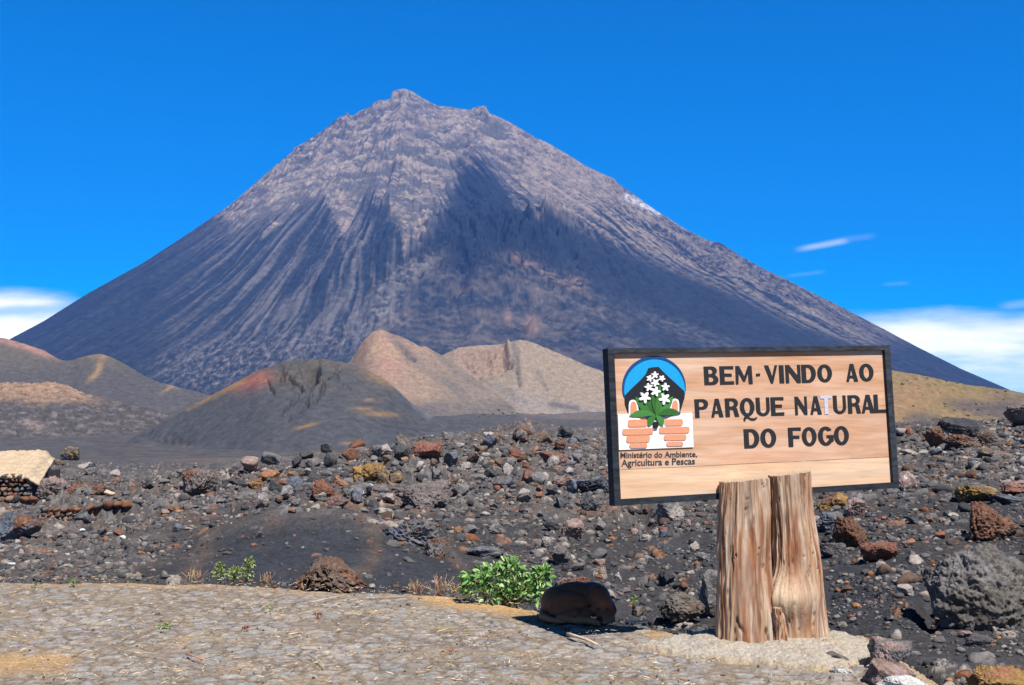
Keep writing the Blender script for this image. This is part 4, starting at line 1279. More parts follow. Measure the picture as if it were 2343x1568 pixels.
def secondary():
    """the next hundred or so stones, each named by its neighbour"""
    used = set()
    cnt = 0
    tries = 0
    words = {'dark': 'dark grey', 'grey': 'grey', 'pale': 'pale', 'rust': 'rusty', 'brown': 'brown', 'blue': 'blue-grey', 'orange': 'orange', 'pink': 'pinkish'}
    keys = list(words)
    pr = np.array([0.24, 0.27, 0.13, 0.10, 0.12, 0.09, 0.015, 0.035])
    protos = {}
    while cnt < 205 and tries < 9000:
        tries += 1
        heap = tries % 5 < 2
        x = RNG.uniform(560, 1330) if heap else RNG.uniform(-20, 2360)
        y = RNG.uniform(1000, 1165) if heap else RNG.uniform(985, 1440)
        if 1385 < x < 2055 and y < 1140:
            continue
        p = hit(x, y, 7.5)
        if not (7.5 < p[1] < 60) or abs(proj(p[0], p[1], p[2])[1] - y) > 8:
            continue
        dens = 1.0 if y < 1160 or x > 1950 or x < 420 else 0.75
        if 420 < x < 1000 and 1175 + 60 * (x > 860) < y < 1345:
            dens = 0.08
        if RNG.uniform() > dens:
            continue
        wpx = RNG.uniform(13, 24) if RNG.uniform() < 0.75 else RNG.uniform(24, 40)
        if heap:
            wpx = RNG.uniform(20, 46)
        best, bd = None, 1e9
        clash = False
        for hx, hy, hw, hh, short, hd in HEROES:
            if abs(hx - x) < (hw + wpx) * (0.36 if heap else 0.5) and abs(hy - y) < hh * (0.36 if heap else 0.5) + 5:
                clash = True
            if short:
                dd = math.hypot(max(abs(hx - x) - hw / 2, 0), max(abs(hy - y) - hh / 2, 0))
                if dd < bd:
                    best, bd = (hx, hy, hw, hh, short), dd
        if clash or bd > 120:
            continue
        hx, hy, hw, hh, short = best
        dx, dy = (x - hx) / (hw / 2 + 10), (y - hy) / (hh / 2 + 10)
        rel = ('just right of' if dx > 0 else 'just left of') if abs(dx) > abs(dy) else ('just below' if dy > 0 else 'just above')
        k = keys[RNG.choice(len(keys), p=pr)]
        size = 'tiny' if wpx < 17 else 'small' if wpx < 24 else 'fair-sized' if wpx < 33 else 'chunky'
        lab = f'{size} {words[k]} stone {rel} the {short}'
        if lab in used:
            continue
        used.add(lab)
        d = p[1]
        W = wpx / F * d
        H = W * (RNG.uniform(0.65, 1.0) if heap else RNG.uniform(0.5, 0.85))
        seed = int(RNG.integers(0, 40))
        if (k, seed) not in protos:
            v, f, off = rock_shape(900 + seed, 4, 11, 0.22, 0.20, 0.05)
            protos[(k, seed)] = (v, f, rock_colour(v, off, k, 'grey' if seed % 3 == 0 else None, 0.3))
        v, f, c = protos[(k, seed)]
        v = v * np.array([W / 2, W * 0.4, H / 2], np.float32)
        o = mesh_obj('stone', v + np.array([0, 0, H * 0.5], np.float32), f, M_ROCK, c, loc=(p[0], p[1], p[2] - 0.14 * H))
        o.rotation_euler = (RNG.uniform(-0.3, 0.3), RNG.uniform(-0.3, 0.3), RNG.uniform(0, 6.28))
        tag(o, lab, 'stone', 'loose stones on the cinder slope')
        HEROES.append((x, y - wpx * 0.3, wpx, wpx * 0.6, None, d))
        cnt += 1


secondary()


def scatter_gravel():
    """the uncountable small stones of slope, ditch and rubble field"""
    base = []
    for s in range(14):
        v, f, off = rock_shape(2000 + s, 2, 7, 0.40, 0.30, 0)
        base.append((v, f))
    n = 40000
    y = RNG.uniform(0, 1, n * 3)
    d = 6.1 + 36 * y ** 1.7
    xv = RNG.uniform(-160, 2500, n * 3)
    X = (xv - 1171) / F * d
    ok = d > edge_d(X / d) + 0.25
    p = fbm2(X / 1.3, d / 1.6, 3)
    dens = np.clip(0.55 + 1.5 * p + 0.25 * sstep(14, 18, d), 0.03, 1)
    pxv, pyv = proj(X, d, near_z(X, d))
    dens = dens * (1 - 0.88 * Poly([(450, 1190), (560, 1168), (700, 1168), (850, 1190), (960, 1265), (1060, 1290), (1040, 1365), (620, 1355), (390, 1350)], 24)(pxv, pyv))
    ok &= RNG.uniform(0, 1, n * 3) < dens
    X, d, pxv = X[ok][:n], d[ok][:n], pxv[ok][:n]
    n = len(X)
    Z = near_z(X, d)
    size = 0.0125 * np.exp(RNG.normal(0, 0.60, n)) * np.clip(d / 11, 0.8, 2.8)
    size = np.clip(size, 0.006, 0.11)
    cols = np.array([[0.060, 0.060, 0.066], [0.105, 0.100, 0.100], [0.15, 0.14, 0.135], [0.28, 0.245, 0.215], [0.21, 0.095, 0.055], [0.11, 0.075, 0.058], [0.30, 0.16, 0.085]], np.float32)
    ci = RNG.choice(7, n, p=[0.27, 0.29, 0.21, 0.10, 0.04, 0.07, 0.02])
    m = 1500
    xr = RNG.uniform(-160, 2150, m)
    er = edge_d((xr - 1171) / F) - np.abs(RNG.normal(0, 0.16, m)) - 0.02
    er[900:] = RNG.uniform(5.9, 9.8, m - 900)
    Xr = (xr - 1171) / F * er
    okr = er < edge_d(Xr / er) - 0.01
    X, d, Z = np.concatenate([X, Xr[okr]]), np.concatenate([d, er[okr]]), np.concatenate([Z, np.full(okr.sum(), -0.016)])
    size = np.concatenate([size, 0.0045 * np.exp(RNG.normal(0, 0.5, okr.sum()))])
    ci = np.concatenate([ci, RNG.choice(7, okr.sum(), p=[0.15, 0.25, 0.25, 0.2, 0.05, 0.08, 0.02])])
    n = len(X)
    V, Fc, C = [], [], []
    nv = 0
    for i in range(n):
        v, f = base[i % len(base)]
        a = RNG.uniform(0, 6.28)
        ca, sa = math.cos(a), math.sin(a)
        sx, sy, sz = size[i] * RNG.uniform(0.8, 1.5), size[i], size[i] * RNG.uniform(0.55, 0.95)
        q = np.stack([(v[:, 0] * ca - v[:, 1] * sa) * sx, (v[:, 0] * sa + v[:, 1] * ca) * sy, v[:, 2] * sz], 1)
        q += np.array([X[i], d[i], Z[i] + 0.35 * sz], np.float32)
        V.append(q)
        Fc.append(f + nv)
        C.append(np.repeat(cols[ci[i]][None] * RNG.uniform(0.65, 1.15), len(v), 0))
        nv += len(v)
    o = mesh_obj('gravel', np.concatenate(V), np.concatenate(Fc).astype(np.int32), M_ROCK, np.concatenate(C))
    tag(o, 'loose grey and rusty gravel scattered over the cinder slope', 'gravel', None, 'stuff')


scatter_gravel()


# ------------------------------------------------------------------ mesh building helpers
class MB:
    def __init__(self):
        self.v, self.f, self.c = [], [], []

    def add(self, v, f, col):
        n = len(self.v)
        self.v += [tuple(map(float, q)) for q in v]
        self.f += [tuple(int(i) + n for i in q) for q in f]
        if np.ndim(col) == 1:
            self.c += [tuple(col)] * len(v)
        else:
            self.c += [tuple(q) for q in col]

    def box(self, o, ax, ay, az, col):
        """box with corner O and edge vectors"""
        o, ax, ay, az = map(np.asarray, (o, ax, ay, az))
        v = [o + i * ax + j * ay + k * az for k in (0, 1) for j in (0, 1) for i in (0, 1)]
        self.add(v, [(0, 2, 3, 1), (4, 5, 7, 6), (0, 1, 5, 4), (2, 6, 7, 3), (0, 4, 6, 2), (1, 3, 7, 5)], col)

    def tube(self, pts, rad, col, seg=6):
        pts = [np.asarray(p, float) for p in pts]
        rad = rad if hasattr(rad, '__len__') else [rad] * len(pts)
        v, f = [], []
        for i, p in enumerate(pts):
            t = pts[min(i + 1, len(pts) - 1)] - pts[max(i - 1, 0)]
            t = t / (np.linalg.norm(t) + 1e-9)
            a = np.cross(t, (0.3, 0.2, 0.93) if abs(t[2]) < 0.9 else (1, 0, 0))
            a /= np.linalg.norm(a)
            b = np.cross(t, a)
            for k in range(seg):
                q = 2 * math.pi * k / seg
                v.append(p + rad[i] * (a * math.cos(q) + b * math.sin(q)))
        for i in range(len(pts) - 1):
            for k in range(seg):
                f.append((i * seg + k, i * seg + (k + 1) % seg, (i + 1) * seg + (k + 1) % seg, (i + 1) * seg + k))
        f.append(tuple(range(seg))[::-1])
        f.append(tuple((len(pts) - 1) * seg + k for k in range(seg)))
        self.add(v, f, col)

    def build(self, name, mat, parent=None, loc=(0, 0, 0), smooth=True):
        v = np.array(self.v, np.float32) - np.asarray(loc, np.float32)
        return mesh_obj(name, v, self.f, mat, np.array(self.c, np.float32), parent, smooth, (0, 0, 0) if parent is not None else loc)


# ------------------------------------------------------------------ the sign
B_C = np.array([1.72561891, 7.62, 1.4968596])
B_U = np.array([0.9414276, 0.3360949, 0.02746456])
B_V = np.array([-0.0375589, 0.02356904, 0.99901643])
B_N = np.array([0.33511701, -0.94153318, 0.0348119])
B_W, B_H = 2.27306, 1.03894
RECESS = 0.026
SIGN_BASE = np.array([1.72, 7.55, 0.0])


def zpt(zx, zy, depth=RECESS):
    """point of the board plane (DEPTH behind the frame's face) seen at a spot of the enlarged sign picture"""
    x, y = 1330.7 + zx * 0.3356, 762.1 + zy * 0.3356
    r = ray(x, y)
    o = np.array([0, 0, CAMZ])
    p0 = B_C - B_N * depth
    return o + r * ((p0 - o) @ B_N) / (r @ B_N)


def buv(p):
    return np.array([(p - B_C) @ B_U, (p - B_C) @ B_V])


def bpt(u, v, depth):
    return B_C + B_U * u + B_V * v - B_N * depth


def wood_material(name, along, scale, bump, dark=0.45):
    m = bpy.data.materials.new(name)
    m.use_nodes = True
    nt = m.node_tree
    b = nt.nodes['Principled BSDF']
    b.inputs['Roughness'].default_value = 0.75
    b.inputs['Specular IOR Level'].default_value = 0.2
    at = N(nt, 'ShaderNodeAttribute', attribute_name='Col')
    tc = N(nt, 'ShaderNodeTexCoord')
    rt = N(nt, 'ShaderNodeMapping')
    rt.inputs['Rotation'].default_value = along
    nt.links.new(tc.outputs['Object'], rt.inputs[0])
    mp = N(nt, 'ShaderNodeMapping')
    mp.inputs['Scale'].default_value = scale
    nt.links.new(rt.outputs[0], mp.inputs[0])
    t = N(nt, 'ShaderNodeTexNoise')
    t.inputs['Scale'].default_value = 1
    t.inputs['Detail'].default_value = 6
    t.inputs['Roughness'].default_value = 0.6
    t.inputs['Distortion'].default_value = 0.6
    nt.links.new(mp.outputs[0], t.inputs['Vector'])
    f = maprange(nt, t.outputs[0], 0.3, 0.7, 1 - dark, 1 + dark * 0.7, False)
    mul = N(nt, 'ShaderNodeVectorMath', operation='SCALE')
    nt.links.new(at.outputs['Color'], mul.inputs[0])
    nt.links.new(f, mul.inputs['Scale'])
    nt.links.new(mul.outputs[0], b.inputs['Base Color'])
    bp = N(nt, 'ShaderNodeBump')
    bp.inputs['Strength'].default_value = bump
    bp.inputs['Distance'].default_value = 0.006
    nt.links.new(t.outputs[0], bp.inputs['Height'])
    nt.links.new(bp.outputs[0], b.inputs['Normal'])
    return m


YAW = math.atan2(B_U[1], B_U[0])
M_BOARD = wood_material('board_wood', (0, 0, -YAW), (2.6, 20, 42), 0.2, 0.17)
M_POST = wood_material('weathered_trunk', (0, 0, 0), (85, 85, 5.0), 0.9, 0.26)
M_FRAME = wood_material('black_painted_wood', (0, 0, -YAW), (9, 22, 30), 0.5, 0.70)


def flat_piece(name, loops, depth, thick, mat, col, parent, loc):
    """a carved or applied piece: outlines in the enlarged sign picture, face THICK proud of the plane DEPTH behind the frame"""
    allp = []
    mb = MB()
    for group in loops:
        rings = [[buv(zpt(x, y, depth)) for x, y in ring] for ring in group]
        tri = tessellate_polygon([[Vector((p[0], p[1], 0)) for p in ring] for ring in rings])
        flatp = [p for ring in rings for p in ring]
        n = len(flatp)
        v = [bpt(p[0], p[1], depth - thick) for p in flatp] + [bpt(p[0], p[1], depth + 0.001) for p in flatp]
        f = []
        for t in tri:
            a, b, c = [flatp[i] for i in t]
            cr = (b[0] - a[0]) * (c[1] - a[1]) - (b[1] - a[1]) * (c[0] - a[0])
            f.append(tuple(t) if cr > 0 else tuple(t)[::-1])
        k = 0
        for ring in rings:
            m = len(ring)
            for i in range(m):
                j = (i + 1) % m
                f.append((k + i, k + j, n + k + j, n + k + i))
            k += m
        mb.add(v, f, col)
    return mb.build(name, mat, parent, loc, smooth=False)


def arc(cx, cy, rx, ry, a0, a1, n=10):
    return [(cx + rx * math.cos(math.radians(a0 + (a1 - a0) * i / n)), cy + ry * math.sin(math.radians(a0 + (a1 - a0) * i / n))) for i in range(n + 1)]


def glyph(ch):
    """outline rings of a hand-cut capital in the unit square, y downwards"""
    T, S = 0.32, 0.19
    if ch == 'I':
        return [[[(0, 0), (1, 0.01), (1, 1), (0, 0.99)]]]
    if ch == '-':
        return [[[(0, 0.45), (1, 0.43), (1, 0.57), (0, 0.58)]]]
    if ch == 'B':
        return [[[(0, 0), (0.5, 0)] + arc(0.56, 0.24, 0.36, 0.24, -90, 60, 8) + [(0.78, 0.47)] + arc(0.6, 0.73, 0.4, 0.27, -50, 90, 8) + [(0, 1)],
                 [(T, 0.15)] + arc(0.46, 0.28, 0.16, 0.13, -90, 90, 6) + [(T, 0.41)],
                 [(T, 0.57)] + arc(0.48, 0.71, 0.18, 0.14, -90, 90, 6) + [(T, 0.85)]]]
    if ch == 'E':
        return [[[(0, 0), (1, 0), (1, 0.17), (T + 0.02, 0.15), (T + 0.02, 0.40), (0.86, 0.41), (0.86, 0.57), (T + 0.02, 0.56), (T + 0.02, 0.84), (1, 0.83), (1, 1), (0, 1)]]]
    if ch == 'F':
        return [[[(0, 0), (1, 0), (1, 0.17), (T + 0.04, 0.15), (T + 0.04, 0.42), (0.86, 0.43), (0.86, 0.59), (T + 0.04, 0.58), (T + 0.04, 1), (0, 1)]]]
    if ch == 'L':
        return [[[(0, 0), (T + 0.02, 0), (T + 0.02, 0.83), (1, 0.82), (1, 1), (0, 1)]]]
    if ch == 'T':
        return [[[(0, 0), (1, 0), (1, 0.15), (0.66, 0.15), (0.66, 1), (0.34, 1), (0.34, 0.15), (0, 0.15)]]]
    if ch == 'M':
        return [[[(0.02, 0), (0.24, 0), (0.52, 0.58), (0.78, 0), (0.98, 0), (1, 1), (0.76, 1), (0.75, 0.42), (0.56, 0.86), (0.44, 0.86), (0.20, 0.40), (0.15, 1), (0, 1)]]]
    if ch == 'N':
        return [[[(0, 0), (0.26, 0), (0.80, 0.60), (0.80, 0), (1, 0), (1, 1), (0.76, 1), (0.22, 0.36), (0.22, 1), (0, 1)]]]
    if ch == 'V':
        return [[[(0, 0), (0.32, 0), (0.58, 0.62), (0.80, 0), (1, 0), (0.62, 1), (0.46, 1)]]]
    if ch == 'A':
        return [[[(0.36, 0), (0.66, 0), (1, 1), (0.66, 1), (0.60, 0.80), (0.30, 0.80), (0.22, 1), (0, 1)],
                 [(0.34, 0.66), (0.56, 0.66), (0.46, 0.28)]]]
    if ch == 'D':
        return [[[(0, 0), (0.45, 0)] + arc(0.48, 0.5, 0.52, 0.5, -90, 90, 14) + [(0, 1)],
                 [(T, 0.15), (0.42, 0.15)] + arc(0.44, 0.5, 0.24, 0.35, -90, 90, 12) + [(T, 0.85)]]]
    if ch in 'OQ':
        g = [[arc(0.5, 0.5, 0.5, 0.5, 0, 345, 24), arc(0.5, 0.5, 0.20, 0.34, 0, 345, 20)]]
        if ch == 'Q':
            g.append([[(0.20, 1.16), (0.30, 1.00), (0.46, 0.96), (0.70, 1.10), (0.95, 1.12), (1.15, 1.04), (1.10, 1.16), (0.92, 1.24), (0.70, 1.22), (0.48, 1.10), (0.34, 1.14), (0.34, 1.24), (0.24, 1.26)]])
        return g
    if ch == 'P':
        return [[[(0, 0), (0.55, 0)] + arc(0.58, 0.28, 0.42, 0.28, -90, 90, 10) + [(T, 0.56), (T, 1), (0, 1)],
                 [(T, 0.14), (0.5, 0.14)] + arc(0.52, 0.28, 0.16, 0.14, -90, 90, 8) + [(T, 0.42)]]]
    if ch == 'R':
        return [[[(0, 0), (0.55, 0)] + arc(0.56, 0.27, 0.40, 0.27, -90, 60, 10) + [(0.86, 0.55), (1.0, 1), (0.68, 1), (0.58, 0.62), (T, 0.60), (T, 1), (0, 1)],
                 [(T, 0.14), (0.48, 0.14)] + arc(0.50, 0.29, 0.16, 0.15, -90, 90, 8) + [(T, 0.44)]]]
    if ch == 'U':
        return [[[(0, 0), (0.30, 0), (0.30, 0.68)] + arc(0.51, 0.70, 0.21, 0.16, 180, 0, 8)[1:-1] + [(0.76, 0.68), (0.76, 0), (1, 0), (1, 0.66)] + arc(0.5, 0.66, 0.5, 0.34, 0, 180, 12)[1:]]]
    if ch == 'G':
        return [[arc(0.5, 0.5, 0.5, 0.5, -38, -320, 24) + [(1.0, 0.78), (1.0, 0.46), (0.55, 0.46), (0.55, 0.60), (0.70, 0.60), (0.70, 0.74)] + arc(0.5, 0.5, 0.20, 0.34, 45, 312, 18)]]
    return []


def text_line(items, y0a, y1a, y0b, y1b, xa, xb, skip=()):
    """letters of one line: (char, x0, x1), with cap and base lines running from x=xa to x=xb"""
    loops = []
    for k, (ch, x0, x1) in enumerate(items):
        if k in skip:
            continue
        for group in glyph(ch):
            gg = []
            for ring in group:
                rr = []
                for gx, gy in ring:
                    x = x0 + gx * (x1 - x0)
                    t = (x - xa) / (xb - xa)
                    top = y0a + (y0b - y0a) * t
                    bot = y1a + (y1b - y1a) * t
                    rr.append((x + gy * 7, top + gy * (bot - top)))
                gg.append(rr)
            loops.append(gg)
    return loops


def leaf_ring(bx, by, tx, ty, w, n=9, bend=0.0):
    dx, dy = tx - bx, ty - by
    L = math.hypot(dx, dy)
    nx, ny = -dy / L, dx / L
    a, b = [], []
    for i in range(n + 1):
        t = i / n
        ww = w * math.sin(math.pi * min(1, t * 0.97 + 0.03)) ** 0.8 * (0.55 + 0.6 * t if t < 0.6 else 0.91)
        cx, cy = bx + dx * t + nx * bend * math.sin(math.pi * t), by + dy * t + ny * bend * math.sin(math.pi * t)
        a.append((cx + nx * ww / 2, cy + ny * ww / 2))
        b.append((cx - nx * ww / 2, cy - ny * ww / 2))
    return a + b[::-1]


def bar_ring(x0, y0, x1, y1, tilt=-0.025, r=10):
    pts = []
    for cx, cy, a in ((x1 - r, y0 + r, -90), (x1 - r, y1 - r, 0), (x0 + r, y1 - r, 90), (x0 + r, y0 + r, 180)):
        pts += arc(cx, cy, r, r, a, a + 90, 4)
    xm = (x0 + x1) / 2
    return [(x, y + (x - xm) * tilt) for x, y in pts]


def flower_ring(cx, cy, r, rot):
    pts = []
    for i in range(40):
        a = 2 * math.pi * i / 40
        q = r * (0.70 + 0.30 * math.cos(5 * (a + rot)))
        pts.append((cx + q * math.cos(a), cy + q * math.sin(a)))
    return pts


def build_sign():
    L = SIGN_BASE
    root = empty('park_sign', tuple(L), 'carved wooden welcome sign in a black frame nailed to weathered tree trunk posts', 'sign')
    # frame: four mitred bars
    mb = MB()
    w, h, fw, dep = B_W / 2, B_H / 2, 0.044, 0.085
    outer = [(-w, h), (w, h), (w, -h), (-w, -h)]
    fws = (fw * 1.05, fw * 0.75, fw * 1.15, fw * 0.95)            # left, top, right, bottom
    inner = [(-w + fws[0], h - fws[1]), (w - fws[2], h - fws[1]), (w - fws[2], -h + fws[3]), (-w + fws[0], -h + fws[3])]
    colr = (0.022, 0.026, 0.034)
    for i in range(4):
        j = (i + 1) % 4
        g = 0.0006
        q = [outer[i], outer[j], inner[j], inner[i]]
        v = [bpt(a, b, 0) for a, b in q] + [bpt(a, b, dep) for a, b in q]
        f = [(3, 2, 1, 0), (4, 5, 6, 7), (0, 1, 5, 4), (2, 3, 7, 6)]
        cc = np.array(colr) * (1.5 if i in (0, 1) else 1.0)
        mb.add(v, f, tuple(cc))
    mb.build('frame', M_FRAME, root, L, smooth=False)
    # board: three planks with open seams
    seams = [buv(zpt(262, 933)), buv(zpt(2100, 845))]
    seam2 = [buv(zpt(262, 560)), buv(zpt(2080, 494))]

    def lin(s, u):
        return s[0][1] + (s[1][1] - s[0][1]) * (u - s[0][0]) / (s[1][0] - s[0][0])
    ul, ur = inner[0][0] - 0.006, inner[1][0] + 0.006
    top, bot = inner[0][1] + 0.006, inner[3][1] - 0.006
    mb = MB()
    g = 0.0016
    planks = [((lambda u: top), (lambda u: lin(seam2, u) + g * 0.7), (0.585, 0.345, 0.225)), ((lambda u: lin(seam2, u) - g * 0.7), (lambda u: lin(seams, u) + g), (0.575, 0.350, 0.235)),
              ((lambda u: lin(seams, u) - g), (lambda u: bot), (0.67, 0.455, 0.295))]
    n = 120
    for ft, fb, cc in planks:
        R_, us = 26, np.linspace(ul, ur, n)
        V, Cc = [], []
        for k in range(R_):
            for u in us:
                v_ = ft(u) + (fb(u) - ft(u)) * k / (R_ - 1)
                V.append(bpt(u, v_, RECESS))
        V = np.array(V)
        uu = (V - B_C) @ B_U
        vv = (V - B_C) @ B_V
        s1 = fbm2(uu * 1.1 + cc[0] * 50, vv * 9, 4, 0.6)
        s2 = fbm2(uu * 3 + 3, vv * 40, 3, 0.6)
        cl = flat(cc, uu.shape)
        cl = mixc(cl, (0.44, 0.215, 0.090), np.clip(1.2 * s1 + 0.1, 0, 1) * (0.8 if cc[0] < 0.6 else 0.35))
        cl = mixc(cl, (0.62, 0.46, 0.33), np.clip(-1.6 * s1 + 0.05, 0, 1) * 0.8)
        cl = mixc(cl, (0.30, 0.17, 0.10), np.clip(1.5 * s2 - 0.25, 0, 1) * 0.35)
        mb.add(V, grid_faces(R_, n)[:, ::-1], cl)
        e = [bpt(ul, ft(ul), RECESS + 0.03), bpt(ur, ft(ur), RECESS + 0.03), bpt(ur, fb(ur), RECESS + 0.03), bpt(ul, fb(ul), RECESS + 0.03),
             bpt(ul, ft(ul), RECESS), bpt(ur, ft(ur), RECESS), bpt(ur, fb(ur), RECESS), bpt(ul, fb(ul), RECESS)]
        mb.add(e, [(0, 1, 2, 3), (4, 5, 1, 0), (6, 7, 3, 2)], (0.2, 0.12, 0.07))
    board = mb.build('board', M_BOARD, root, L)
    board.data.update()
    # lettering
    ink = (0.022, 0.024, 0.028)
    shade = (0.30, 0.25, 0.20)
    l1 = [('B', 828, 925), ('E', 935, 1030), ('M', 1042, 1157), ('-', 1182, 1210), ('V', 1240, 1330), ('I', 1340, 1372), ('N', 1383, 1485), ('D', 1492, 1590), ('O', 1600, 1700), ('A', 1795, 1875), ('O', 1885, 1983)]
    l2 = [('P', 765, 858), ('A', 875, 958), ('R', 972, 1065), ('Q', 1072, 1172), ('U', 1182, 1275), ('E', 1283, 1372), ('N', 1447, 1530), ('A', 1550, 1628), ('T', 1622, 1698), ('U', 1708, 1795), ('R', 1808, 1895), ('A', 1900, 1988), ('L', 1985, 2068)]
    l3 = [('D', 1100, 1205), ('O', 1212, 1320), ('F', 1402, 1490), ('O', 1495, 1595), ('G', 1605, 1710), ('O', 1713, 1815)]
    T1 = text_line(l1, 229, 354, 208, 328, 830, 1980)
    T2 = text_line(l2, 452, 578, 418, 542, 765, 2070, skip=(8,))
    T3 = text_line(l3, 656, 786, 632, 762, 1100, 1815)
    for T in (T1[:4], T1[4:9], T1[9:], T2[:7], T2[7:9], T2[9:], T3[:2], T3[2:]):
        flat_piece('lettering', T, RECESS, 0.004, M_PLAINCOL, ink, board, L)
    tl = text_line(l2, 452, 578, 418, 542, 765, 2070, skip=tuple(i for i in range(13) if i != 8))
    o = flat_piece('lettering', tl, RECESS, 0.004, M_PLAINCOL, (0.50, 0.50, 0.55), board, L)  # the T is pale grey instead of ink
    o['label'] = 'pale letter T'
    # small print
    for body, (x0, y0, x1, y1), (x2, y2) in (('Ministério do Ambiente,', (262, 812, 785, 852), (785, 838)), ('Agricultura e Pescas', (268, 862, 770, 908), (770, 888))):
        cu = bpy.data.curves.new('print', 'FONT')
        cu.body = body
        cu.offset = 0.018
        cu.resolution_u = 4
        tmp = bpy.data.objects.new('print', cu)
        COL.objects.link(tmp)
        dg = bpy.context.evaluated_depsgraph_get()
        me = tmp.evaluated_get(dg).to_mesh()
        tv = np.array([q.co[:] for q in me.vertices])
        tf = [tuple(p.vertices) for p in me.polygons]
        lo = tv.min(0)
        hi = tv.max(0)
        tmp.evaluated_get(dg).to_mesh_clear()
        bpy.data.objects.remove(tmp)
        bpy.data.curves.remove(cu)
        cap = 0.72
        s = (tv[:, 0] - lo[0]) / (hi[0] - lo[0])
        t = tv[:, 1] / cap
        v = []
        for a, b in zip(s, t):
            x = x0 + (x1 - x0) * a
            yb = y1 + (y2 + 6 - y1) * a
            p = zpt(x, yb - b * (y1 - y0))
            q = buv(p)
            v.append(bpt(q[0], q[1], RECESS - 0.0025))
        ff = []
        for f in tf:
            a, b, c = [np.array(tv[i][:2]) for i in f[:3]]
            ff.append(f if (b[0] - a[0]) * (c[1] - a[1]) - (b[1] - a[1]) * (c[0] - a[0]) > 0 else f[::-1])
        # one piece per word: split where the gap between letters is wide
        spans = sorted((min(tv[i][0] for i in f), max(tv[i][0] for i in f)) for f in ff)
        cuts_, reach = [], spans[0][1]
        for a, b in spans:
            if a - reach > 0.17:
                cuts_.append((a + reach) / 2)
            reach = max(reach, b)
        words_ = {}
        for f in ff:
            words_.setdefault(sum(tv[f[0]][0] > q for q in cuts_), []).append(f)
        for wf in words_.values():
            idx = sorted({i for f in wf for i in f})
            mp_ = {q: k for k, q in enumerate(idx)}
            mb = MB()
            mb.add([v[i] for i in idx], [tuple(mp_[i] for i in f) for f in wf], (0.045, 0.045, 0.05))
            mb.build('small_lettering', M_PLAINCOL, board, L, smooth=False)
    # emblem
    disc = arc(490, 372, 214, 212, 0, 352, 44)
    flat_piece('sky_disc', [[disc]], RECESS, 0.003, M_PLAINCOL, (0.012, 0.30, 0.62), board, L)
    rim = [arc(490, 372, 216, 214, 165, 375, 36) + arc(494, 388, 208, 212, 375, 165, 36)]  # dark crescent: recess shadow along the disc's upper edge, put in as colour
    flat_piece('disc_recess_shade', [rim], RECESS, 0.006, M_PLAINCOL, (0.010, 0.06, 0.20), board, L)
    mtn = [(290, 428), (345, 372), (400, 320), (435, 280), (452, 240), (485, 234), (520, 232), (545, 258), (600, 310), (650, 355), (694, 396), (698, 440), (665, 545), (315, 545), (292, 480)]
    flat_piece('painted_mountain', [[mtn]], RECESS, 0.007, M_PLAINCOL, (0.018, 0.020, 0.026), board, L)
    pan = [(243, 556), (330, 553), (420, 600), (560, 598), (640, 548), (748, 543), (757, 778), (250, 797)]
    flat_piece('white_panel', [[pan]], RECESS, 0.009, M_PLAINCOL, (0.86, 0.86, 0.86), board, L)
    for sx in (0, 1):
        o1 = [(316, 560), (316, 490), (322, 466), (338, 456), (356, 457), (370, 470), (382, 520), (380, 560)]
        o2 = [(326, 552), (326, 494), (332, 474), (344, 466), (356, 470), (364, 482), (372, 520), (370, 552)]
        if sx:
            o1 = [(978 - x - (3 if x < 340 else 0), y - 8) for x, y in o1][::-1]
            o2 = [(978 - x - (3 if x < 340 else 0), y - 8) for x, y in o2][::-1]
        flat_piece('brick_border', [[o1]], RECESS, 0.010, M_PLAINCOL, (0.85, 0.85, 0.85), board, L)
        flat_piece('painted_brick', [[o2]], RECESS, 0.013, M_PLAINCOL, (0.62, 0.27, 0.15), board, L)
    for q in ((308, 590, 442, 640), (271, 650, 481, 694), (298, 699, 458, 746), (319, 750, 441, 784),
              (559, 588, 684, 632), (521, 640, 728, 684), (553, 692, 707, 732), (570, 741, 687, 772)):
        flat_piece('painted_brick', [[bar_ring(*q, r=15)]], RECESS, 0.014, M_PLAINCOL, (0.64, 0.28, 0.155), board, L)
    greens = ((0.045, 0.16, 0.035), (0.06, 0.20, 0.045), (0.035, 0.12, 0.03))
    stems = [[(488, 560), (492, 430), (503, 430), (508, 560)]]
    flat_piece('painted_stem', [stems], RECESS, 0.012, M_PLAINCOL, (0.06, 0.20, 0.04), board, L)
    for k, (tx, ty, w, bend) in enumerate(((358, 435, 62, -10), (616, 433, 62, 10), (425, 400, 40, -6), (552, 392, 44, 6), (318, 566, 56, 16), (668, 548, 56, -16), (446, 636, 52, 8), (546, 634, 52, -8), (470, 405, 34, 0), (528, 345, 34, 0))):
        o = flat_piece('painted_leaf', [[leaf_ring(497, 560, tx, ty, w, bend=bend)]], RECESS, 0.0125 + 0.0009 * k, M_PLAINCOL, greens[k % 3], board, L)
    core = arc(495, 628, 18, 24, 0, 340, 12)
    flat_piece('leaf_core', [[core]], RECESS, 0.023, M_PLAINCOL, (0.015, 0.02, 0.02), board, L)
    for k, (x, y, r) in enumerate(((490, 288, 24), (453, 311, 23), (537, 311, 22), (492, 340, 28), (447, 371, 29), (560, 370, 29), (493, 400, 35), (420, 440, 41), (553, 450, 41))):
        fl = flat_piece('painted_flower', [[flower_ring(x, y, r, 0.3 + k)]], RECESS, 0.024, M_PLAINCOL, (0.88, 0.88, 0.86), board, L)
